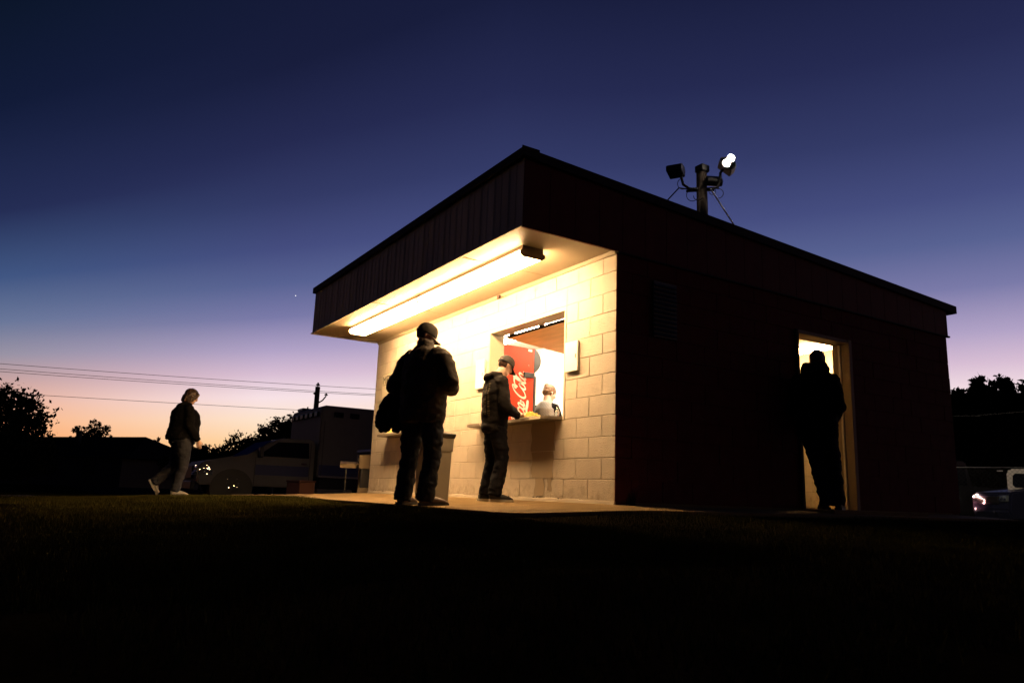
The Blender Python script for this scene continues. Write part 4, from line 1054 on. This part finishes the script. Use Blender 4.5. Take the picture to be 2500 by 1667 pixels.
# ------------------------------------------------------------------ floodlight pole behind the building
PL = thing('light_pole', 'wooden pole with three floodlights behind the roof, one lit', 'light pole', (-5.5, 7.05, -.2))
zp = 7.2
put('pole', tubeme([(0,0,-.1),(0,0,3),(-.03,0,7.45)], [.15,.14,.115], n=16), 'wood_pole', PL, smooth=True)
put('pole_cap', boxme(-.13, .11, -.12, .12, 7.40, 7.56, .02), 'black_plastic', PL)
rv = V((math.cos(R(-44)), -math.sin(R(-44)), 0)); dv = V((math.sin(R(-44)), math.cos(R(-44)), 0))
def cp(r, z, d=0): return tuple(rv*r+dv*d+V((0,0,z+.2)))
put('cross_arm', tubeme([cp(-.36,6.78), cp(-.20,6.78), cp(.25,6.77)], .028, n=10), 'galv', PL, smooth=True)
al = put('arm', tubeme([cp(-.10,6.78,-.1), cp(-.28,6.79,-.1), cp(-.42,6.90,-.1), cp(-.46,7.08,-.1)], .030, n=10), 'galv', PL, smooth=True)
ar = put('arm', tubeme([cp(.08,6.76,-.1), cp(.32,6.78,-.1), cp(.37,6.95,-.1), cp(.38,7.12,-.1), cp(.44,7.20,-.1)], .030, n=10), 'galv', PL, smooth=True)
def flood_head(c, rotz, tilt, lit=False):
    Mx = Matrix.Translation(V(c)) @ Matrix.Rotation(rotz, 4, 'Z') @ Matrix.Rotation(tilt, 4, 'X')
    bm = bmesh.new(); prism(bm, [(-.17,-.085),(-.20,.03),(-.09,.11),(.10,.13),(.19,.06),(.17,-.10)], -.17, .17, 'x', .012); me = bm2me(bm); me.transform(Mx)
    o = put('flood_head', me, 'black_plastic', PL)
    return o, Mx
flood_head(cp(-.58,7.24,-.1), R(30), R(-8))
flood_head(cp(.22,6.98,.05), R(60), R(25))
o, Mx = flood_head(cp(.52,7.30,-.02), R(44-85), R(-38))
for k, (r, z) in enumerate(((.505,7.26),(.60,7.37))):
    bm = bmesh.new(); ball(bm, (0,0,0), (.066,.05,.082), 18, 12, Matrix.Rotation(R(44), 3, 'Z') @ Matrix.Rotation(R(-25), 3, 'Y'))
    me = bm2me(bm); put('lamp', me, 'flood_lit', o, loc=cp(r, z, -.28), smooth=True)
    put('lamp_collar', tubeme([cp(r,z,-.27), cp(r,z,-.10)], [.10,.085], n=14), 'black_plastic', o)
def loop(cx, cz, rr, a0, a1, d=-.15): return [cp(cx+rr*math.cos(a), cz+rr*1.1*math.sin(a), d) for a in np.linspace(R(a0), R(a1), 14)]
for i, (cx, cz, rr, a0, a1) in enumerate(((-.42,6.90,.12,100,300),(-.22,6.62,.13,150,380),(-.10,6.60,.10,180,330),(.33,6.62,.10,-150,110),(.20,6.68,.07,-190,30))):
    put('wire', tubeme(loop(cx, cz, rr, a0, a1), .008, n=6), 'cable', PL)
tag(put('service_cable', tubeme([tuple(V((-5.5,7.05,-.2))+V(cp(-.22,6.72,-.2))), (-5.86,6.68,6.86), (-6.0,6.5,6.6), (-6.38,6.2,5.95), (-7.2,5.6,4.2)], .016, n=8), 'cable'), 'dark cable slanting left from the floodlight pole to the roof', 'cable')
tag(put('guy_wire', tubeme([tuple(V((-5.5,7.05,-.2))+V(cp(.16,6.72,-.2))), (-5.015,7.498,5.897), (-3.6,8.8,2.5), (-2.6,9.7,.0)], .017, n=8), 'cable_bright'), 'bright taut guy wire slanting right from the floodlight pole', 'wire')
sp = bpy.data.lights.new('flood_light', 'SPOT'); sp.energy = 1800; sp.color = (1,.80,.62); sp.spot_size = R(75); sp.spot_blend = .5; sp.shadow_soft_size = .12
so = bpy.data.objects.new('flood_light', sp); COL.objects.link(so); so.location = V((-5.5,7.05,-.2))+V(cp(.75,7.25,-.2))
tgt = V((-4.2,18.5,.4)); so.rotation_euler = (tgt-so.location).to_track_quat('-Z','Y').to_euler()

# ------------------------------------------------------------------ utility pole and wires behind the ambulance
UP = thing('utility_pole', 'dark utility pole with insulators rising behind the ambulance', 'utility pole', (-32.7, 7.3, -.5))
put('pole', tubeme([(0,0,0),(0,0,5.68)], [.16,.125], n=12), 'wood_pole', UP)
def ins(p, s=1.):
    p = V(p); bm = bmesh.new()
    tube(bm, [p, p+V((0,0,.06*s)), p+V((0,0,.062*s)), p+V((0,0,.12*s)), p+V((0,0,.122*s)), p+V((0,0,.2*s))], [.03*s,.03*s,.11*s,.09*s,.05*s,.04*s], n=10); return bm2me(bm)
put('insulator', ins((0,0,5.70), 1.), 'galv', UP)
put('bracket', tubeme([(0,.1,4.85),(.05,.3,5.0),(.05,.45,5.22)], .035, n=8), 'galv', UP); put('insulator', ins((.05,.46,5.22), .9), 'galv', UP)
put('switch', tubeme([(0,.15,4.35),(0,.42,4.30),(0,.50,4.60),(0,.62,4.68),(0,.60,4.2),(0,.48,4.05)], .030, n=8), 'galv', UP)
put('insulator', ins((0,-.15,5.25), .7), 'galv', UP)
WR = [((-36,-22,4.9),(-34.48,-6.55,4.93),(-31.75,10.05,5.26),(-30,22,6.0)), ((-36,-22,4.68),(-34.48,-6.52,4.70),(-31.75,10.07,4.98),(-30,22,5.7)),
      ((-36,-22,4.55),(-34.48,-6.5,4.58),(-31.74,10.07,4.91),(-30,22,5.6)), ((-36,-22,3.4),(-34.5,-5.96,3.66),(-33.1,5.95,3.906),(-32.75,7.3,3.98))]
for i, w in enumerate(WR):
    P = catmull(w, 8)
    tag(put('power_line', tubeme(P, .011, n=5), 'cable'), ['topmost thin power line crossing the left sky', 'second power line from the top across the left sky', 'third power line from the top across the left sky', 'lowest single power line running to the utility pole'][i], 'power line', 'power lines across the left sky')

# ------------------------------------------------------------------ far house on the left
HS = thing('house', 'dark low house with a hipped roof at the far left', 'house', (-66, -2, -.5))
def hw(p): return V(p)-V((-66,-2,-.5))
r0, r1 = V((-74.5,-4.18,3.63)), V((-64.13,2.885,3.66)); ax = (r1-r0); ax.z = 0; ax.normalize(); pr = V((-ax.y, ax.x, 0))
r0 = r0 - ax*6
bm = bmesh.new(); e = 4.2; ez = 1.75
cor = [r0-ax*3.5+pr*e, r0-ax*3.5-pr*e, r1+ax*3.3-pr*e, r1+ax*3.3+pr*e]
cv = [bm.verts.new(hw((c_0.x, c_0.y, ez))) for c_0 in cor]; ra, rb = bm.verts.new(hw(r0)), bm.verts.new(hw(r1))
bm.faces.new((cv[0], cv[1], ra)); bm.faces.new((cv[1], cv[2], rb, ra)); bm.faces.new((cv[2], cv[3], rb)); bm.faces.new((cv[3], cv[0], ra, rb)); bm.faces.new(cv[::-1])
rfh = put('roof', bm2me(bm), 'roof_shingle', HS)
ch_ = hw((-66.5,-1.9,3.4)); put('roof_vent', tubeme([ch_-V((0,0,.6)), ch_+V((0,0,.55))], .22, n=10), 'trim_dark', rfh)
bm = bmesh.new(); q = [hw((c_0.x, c_0.y, 0))*1 for c_0 in [cor[i]*1 for i in range(4)]]; cen = sum(q, V())/4
q = [cen+(p-cen)*.93 for p in q]; vl = [bm.verts.new((p.x,p.y,-.2)) for p in q]; vh = [bm.verts.new((p.x,p.y,ez+.45)) for p in q]
for i in range(4): bm.faces.new((vl[i], vl[(i+1)%4], vh[(i+1)%4], vh[i]))
put('wall', bm2me(bm), 'brick_dark', HS)
for t_ in (.2, .42, .66, .85):
    p = lerp(q[1], q[2], t_); w = put('window', boxme(-.6, .6, -.06, .0, 0, 1.1), 'glass_dark', HS, loc=(p.x, p.y, 1.0), rot=(0,0,math.atan2(ax.y, ax.x)))
    put('frame', boxme(-.66, .66, -.05, .01, -.06, -.001), 'trim_dark', w)

# ------------------------------------------------------------------ trees
def crown(blobs, nleaf, ls, seed, m, inner=True):
    r = np.random.RandomState(seed); vs = []; tot = sum(b[3]*b[4]*b[5] for b in blobs)
    for (cx, cy, cz, rx, ry, rz) in blobs:
        n = int(nleaf*(rx*ry*rz)/tot)+30
        # sub-clumps make the outline lumpy, with gaps
        k = max(6, n//28); d = r.normal(size=(k,3)); d /= np.linalg.norm(d, axis=1)[:,None]; d *= (r.uniform(.25,1,k)**.5)[:,None]
        cc = np.array([cx,cy,cz]) + d*np.array([rx,ry,rz]); j = r.randint(0, k, n); s = min(rx,ry,rz)*r.uniform(.10,.26,k)[j]
        p = cc[j] + r.normal(size=(n,3))*s[:,None]*.75
        a = r.normal(size=(n,3)); a /= np.linalg.norm(a,axis=1)[:,None]; b = np.cross(a, r.normal(size=(n,3))); b /= np.linalg.norm(b,axis=1)[:,None]
        l = ls*r.uniform(.6,1.4,n)[:,None]
        vs.append(np.stack([p-a*l, p+b*l*.5, p+a*l, p-b*l*.5], 1))
    v = np.concatenate(vs); n = len(v); me = bpy.data.meshes.new('crown')
    me.from_pydata(v.reshape(-1,3).tolist(), [], np.arange(4*n).reshape(n,4).tolist()); me.update(); me.materials.append(MT[m]); return me
def tree(loc, height, blobs, nleaf, ls, label, seed, m='leaf', name='tree', group=None):
    t = thing(name, label, 'tree', loc, 0, group); r = random.Random(seed)
    bm = bmesh.new(); top = height*.55
    tube(bm, [(0,0,-.1),(.02*height,0,top*.5),(0,.01*height,top)], [.035*height,.026*height,.018*height], n=9)
    for b in blobs:
        c = V(b[:3]); st = V((0,0,top*r.uniform(.45,.95)))
        tube(bm, [st, lerp(st,c,.5)+V((0,0,.04*height)), c, c+V((r.uniform(-.3,.3)*b[3], 0, b[5]*.7))], [.014*height,.009*height,.005*height,.002*height], n=6)
        for k in range(4):
            e_ = c+V((r.gauss(0,.5)*b[3], r.gauss(0,.5)*b[4], r.gauss(0,.5)*b[5])); tube(bm, [lerp(st,c,.6), e_], [.006*height,.0015*height], n=5)
    put('trunk', bm2me(bm), 'bark', t)
    put('crown', crown(blobs, nleaf, ls, seed, m), None, t)
    return t
def ph(px_az, h): return (5.4748+math.sin(R(px_az))*h, -4.5836+math.cos(R(px_az))*h)
# azimuths below are bearings from the lawn where the camera stands
x, y = ph(-92.8, 50)
tree((x,y,-.5), 6.5, [(0,0,3.0,2.6,2.6,2.4),(.3,-1.5,4.6,1.6,1.6,1.3),(.2,.8,4.1,1.5,1.5,1.3),(0,1.8,3.1,1.0,.9,.9),(0,2.5,2.3,.8,.8,.8),(0,-3,3.8,2.2,2.2,1.8),(0,1.3,1.6,2.2,2.4,1.2)], 16000, .13, 'large dark tree at the left edge of the lot', 1)
x, y = ph(-87.2, 100)
tree((x,y,-.5), 9.5, [(0,.3,5.2,1.2,1.3,1.1),(0,-1.0,6.0,.7,.8,.7),(0,.3,6.7,.9,.7,.6),(0,1.4,6.0,.7,.7,.7),(0,2.2,5.0,.7,.9,.5),(0,-1.5,5.0,.7,.9,.5)], 4200, .12, 'small airy tree rising behind the far house roof', 2)
x, y = ph(-83.6, 95)
tree((x,y,-.5), 6.2, [(0,0,4.6,.9,1.2,.7),(0,.9,5.1,.4,.5,.5)], 420, .16, 'sparse sapling beyond the house roof, orange light coloured into its leaves', 3, 'leaf_lit_orange')
x, y = ph(-80.9, 70)
tree((x,y,-.5), 4.2, [(0,-.4,2.4,1.6,1.8,1.2),(0,2.0,2.0,1.6,1.6,1.0),(0,-2.4,1.6,1.5,1.7,1.0)], 11000, .13, 'low dark tree behind the walking woman', 4)
x, y = ph(-79.4, 60)
tree((x,y,-.5), 3.8, [(0,-.6,2.3,1.3,1.3,.9),(0,1.2,1.9,1.3,1.3,1.0),(0,-2.3,1.7,1.3,1.3,.8)], 11000, .11, 'low rounded tree between the woman and the ambulance', 5)
x, y = ph(-77.7, 52)
tree((x,y,-.5), 4.2, [(0,0,2.7,1.1,1.0,1.0),(0,.9,2.3,.9,.9,.9),(0,-.9,2.1,1.0,.9,.9),(0,0,1.4,1.6,1.8,.9)], 12000, .095, 'mid-size spiky tree left of the ambulance windscreen', 6)
x, y = ph(-75.4, 50)
tree((x,y,-.5), 5.6, [(0,0,3.6,1.2,1.1,1.1),(0,1.2,3.9,1.1,1.1,1.1),(0,-1.1,2.7,1.0,.9,.9),(0,2.6,3.9,1.4,1.3,1.2),(0,0,2.1,1.8,2.2,1.1),(0,1.0,4.5,.6,.6,.5)], 22000, .095, 'tallest dark tree rising over the ambulance cab', 7)
for i, (az, h, hh, lab) in enumerate(((-26.8,62,8.6,'dark tree directly right of the building\'s rear corner'),(-25.2,60,9.9,'tallest dark tree right of the building'),(-23.2,58,7.0,'dark tree at the right edge of the frame'),(-29.6,66,8.5,'dark tree hidden behind the rear corner of the building'))):
    x, y = ph(az, h); k = hh/9.3
    tree((x,y,-.5), hh, [(0,0,6.0*k,2.6,2.2,2.4*k),(1.4,.8,7.6*k,1.5,1.4,1.3*k),(-1.4,0,7.2*k,1.5,1.4,1.3*k),(0,0,3.2*k,3.0,2.6,2.4*k),(1.8,1,4.6*k,1.8,1.6,1.6*k),(0,0,8.1*k,1.5,1.4,1.1*k),(0,.5,5.6*k,3.0,2.6,2.2*k)], 26000, .20, lab, 20+i)
# hedge-like wood closing the horizon
bl = []
for az in np.arange(-97, -60, 1.6):
    x, y = ph(az, 120); bl.append((x, y, 1.2+.7*math.sin(az*1.3), 3.2, 3.2, 1.7+.5*math.sin(az*2.7)))
for az in np.arange(-34, 5, 1.6):
    x, y = ph(az, 95); bl.append((x, y, 1.6+.6*math.sin(az*1.7), 3.2, 3.2, 2.2+.5*math.sin(az*2.3)))
tag(put('distant_woods', crown(bl, 30000, .45, 77, 'leaf'), None), 'low dark line of woods along the horizon', 'woods', kind='stuff')

# ------------------------------------------------------------------ vehicles and fence on the right
def car(label, loc, rz, paint, prof, win, W2=.9, lamp_z=.62, front=None, cat='car'):
    t = thing('parked_car', label, cat, loc, rz)
    bd = put('body', prismme(prof, -W2, W2, 'x', .05), paint, t)
    for s in (-1, 1): put('side_window', prismme(win, s*W2-(.012 if s < 0 else -.001), s*W2+(.012 if s > 0 else -.001), 'x'), 'glass_dark', bd)
    y0 = prof[1][0]
    for s in (-1, 1):
        hl = put('headlight', boxme(s*W2*.74-.17, s*W2*.74+.17, y0-.01, y0+.10, lamp_z-.08, lamp_z+.08, .02), 'glass_clear', t)
        for i in range(5):
            bm = bmesh.new(); ball(bm, (s*W2*.74-.12+.06*i, y0-.02, lamp_z-.04+.03*(i%3)), .028, 10, 8); put('glint_mirror', bm2me(bm), 'chrome', hl, smooth=True)
    bm = bmesh.new(); ball(bm, (W2*.3, y0-.03, lamp_z-.34), .035, 10, 8); put('fog_lamp', bm2me(bm), 'chrome', t, smooth=True)
    put('grille', boxme(-W2*.5, W2*.5, y0-.02, y0+.04, lamp_z-.12, lamp_z+.06, .01), 'vehicle_dark', t)
    for y in (prof[1][0]+.85, prof[-2][0]-.9):
        for s in (-1, 1): wheel(t, (W2+.01)*s if s > 0 else -W2+.24, y, .33, .33, .22)
    return t
suv = [(-2.2,.30),(-2.28,.55),(-2.2,1.02),(-1.15,1.16),(-.35,1.66),(1.6,1.70),(2.1,1.15),(2.25,.5),(2.2,.30)]
suvw = [(-.98,1.18),(-.32,1.58),(1.45,1.62),(1.75,1.18)]
g0 = -.45
cb_ = car('dark blue car with glinting headlights parked beyond the fence', (-3.69, 19.05, g0), R(-36), 'car_blue', suv, suvw, lamp_z=.85)
trk = [(-2.4,.35),(-2.5,.6),(-2.45,1.05),(-1.2,1.2),(-.6,1.85),(1.0,1.88),(1.1,1.15),(2.6,1.15),(2.6,.4),(2.4,.35)]
ct_ = car('dark pickup truck half hidden at the rear corner of the building', (-6.9, 16.9, g0), R(-12), 'vehicle_dark', trk, [(-1.0,1.2),(-.5,1.74),(.9,1.76),(.95,1.2)], W2=.95, lamp_z=.85)
bpy.context.view_layer.update()
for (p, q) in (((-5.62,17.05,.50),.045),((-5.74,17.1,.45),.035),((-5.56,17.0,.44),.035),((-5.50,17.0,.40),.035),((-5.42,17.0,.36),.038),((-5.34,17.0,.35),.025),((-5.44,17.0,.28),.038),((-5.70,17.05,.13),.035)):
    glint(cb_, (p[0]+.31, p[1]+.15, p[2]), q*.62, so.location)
vn = thing('parked_van', 'pale van seen through the fence at the right edge', 'van', (-4.05, 18.55, g0), R(22))
vb = put('body', prismme([(-1.0,.35),(-1.0,1.60),(-.92,1.69),(.92,1.69),(1.0,1.60),(1.0,.35)], -.0, 4.2, 'y', .05), 'white_van', vn)
put('rear_window', prismme([(-.82,1.18),(-.88,1.25),(-.86,1.50),(-.80,1.56),(.80,1.56),(.86,1.50),(.88,1.25),(.82,1.18)], -.014, -.001, 'y'), 'glass_dark', vn)
put('lower_panel', boxme(-.985, .985, -.012, -.001, .40, 1.04), 'vehicle_dark', vn)
put('bumper', boxme(-1.0, 1.0, -.12, -.013, .38, .56, .02), 'vehicle_dark', vn)
bpy.context.view_layer.update()
lp = put('roof_lamp', boxme(-1.22, -1.08, .02, .10, 1.615, 1.645, .01), 'white_van', vn)
for y in (.8, 3.4):
    for sgn in (-1, 1): wheel(vn, 1.0 if sgn > 0 else -.75, y, .35, .35, .24)
FN = thing('chain_link_fence', 'chain-link fence with steel posts on the right', 'fence', (-9.2, 9.35, -.42))
fa, fb = V((0,0,0)), V((15.0,5.3,0)); fd = (fb-fa); FL = fd.length; fd.normalize(); FH = 1.35
for i in range(7):
    p = fa+fd*FL*i/6; put('post', tubeme([p, p+V((0,0,FH+.05))], .028, n=8), 'galv', FN)
put('top_rail', tubeme([fa+V((0,0,FH)), fb+V((0,0,FH))], .014, n=8), 'black_plastic', FN)
put('tension_wire', tubeme([fa+V((0,0,.06)), fb+V((0,0,.06))], .004, n=4), 'galv', FN)
bm = bmesh.new(); st = .085; n = int((FL+FH)/st)
for i in range(n):
    for sgn in (1, -1):
        u0 = i*st-(FH if sgn > 0 else 0); a = (u0, 0) ; b = (u0+FH*sgn, FH) if sgn > 0 else (u0-FH, FH)
        (ua, za), (ub, zb) = a, b
        if ub < ua: ua, za, ub, zb = ub, zb, ua, za
        if ub <= 0 or ua >= FL: continue
        if ua < 0: za += (zb-za)*(0-ua)/(ub-ua); ua = 0
        if ub > FL: zb = za+(zb-za)*(FL-ua)/(ub-ua); ub = FL
        tube(bm, [fa+fd*ua+V((0,0,za)), fa+fd*ub+V((0,0,zb))], .0020, n=3, caps=False)
o = put('mesh_wire', bm2me(bm, recalc=False), 'galv', FN); o['kind'] = 'stuff'
tag(put('overhead_cable', tubeme(catmull([(-14,14.5,2.9),(-6,17.6,2.72),(-4.9,18.1,2.76),(3,21.5,3.3)], 8), .010, n=6), 'galv'), 'thin cable strung above the vehicles on the right', 'cable')
# evening star
bm = bmesh.new(); ball(bm, (0,0,0), .42, 10, 8)
sd_ = V((-0.93745656, 0.25245596, 0.23966897)); o = put('evening_star', bm2me(bm), 'starlight', None, loc=V((5.47,-4.58,.05))+sd_*900, smooth=True)
tag(o, 'single bright evening star low in the left sky', 'star')
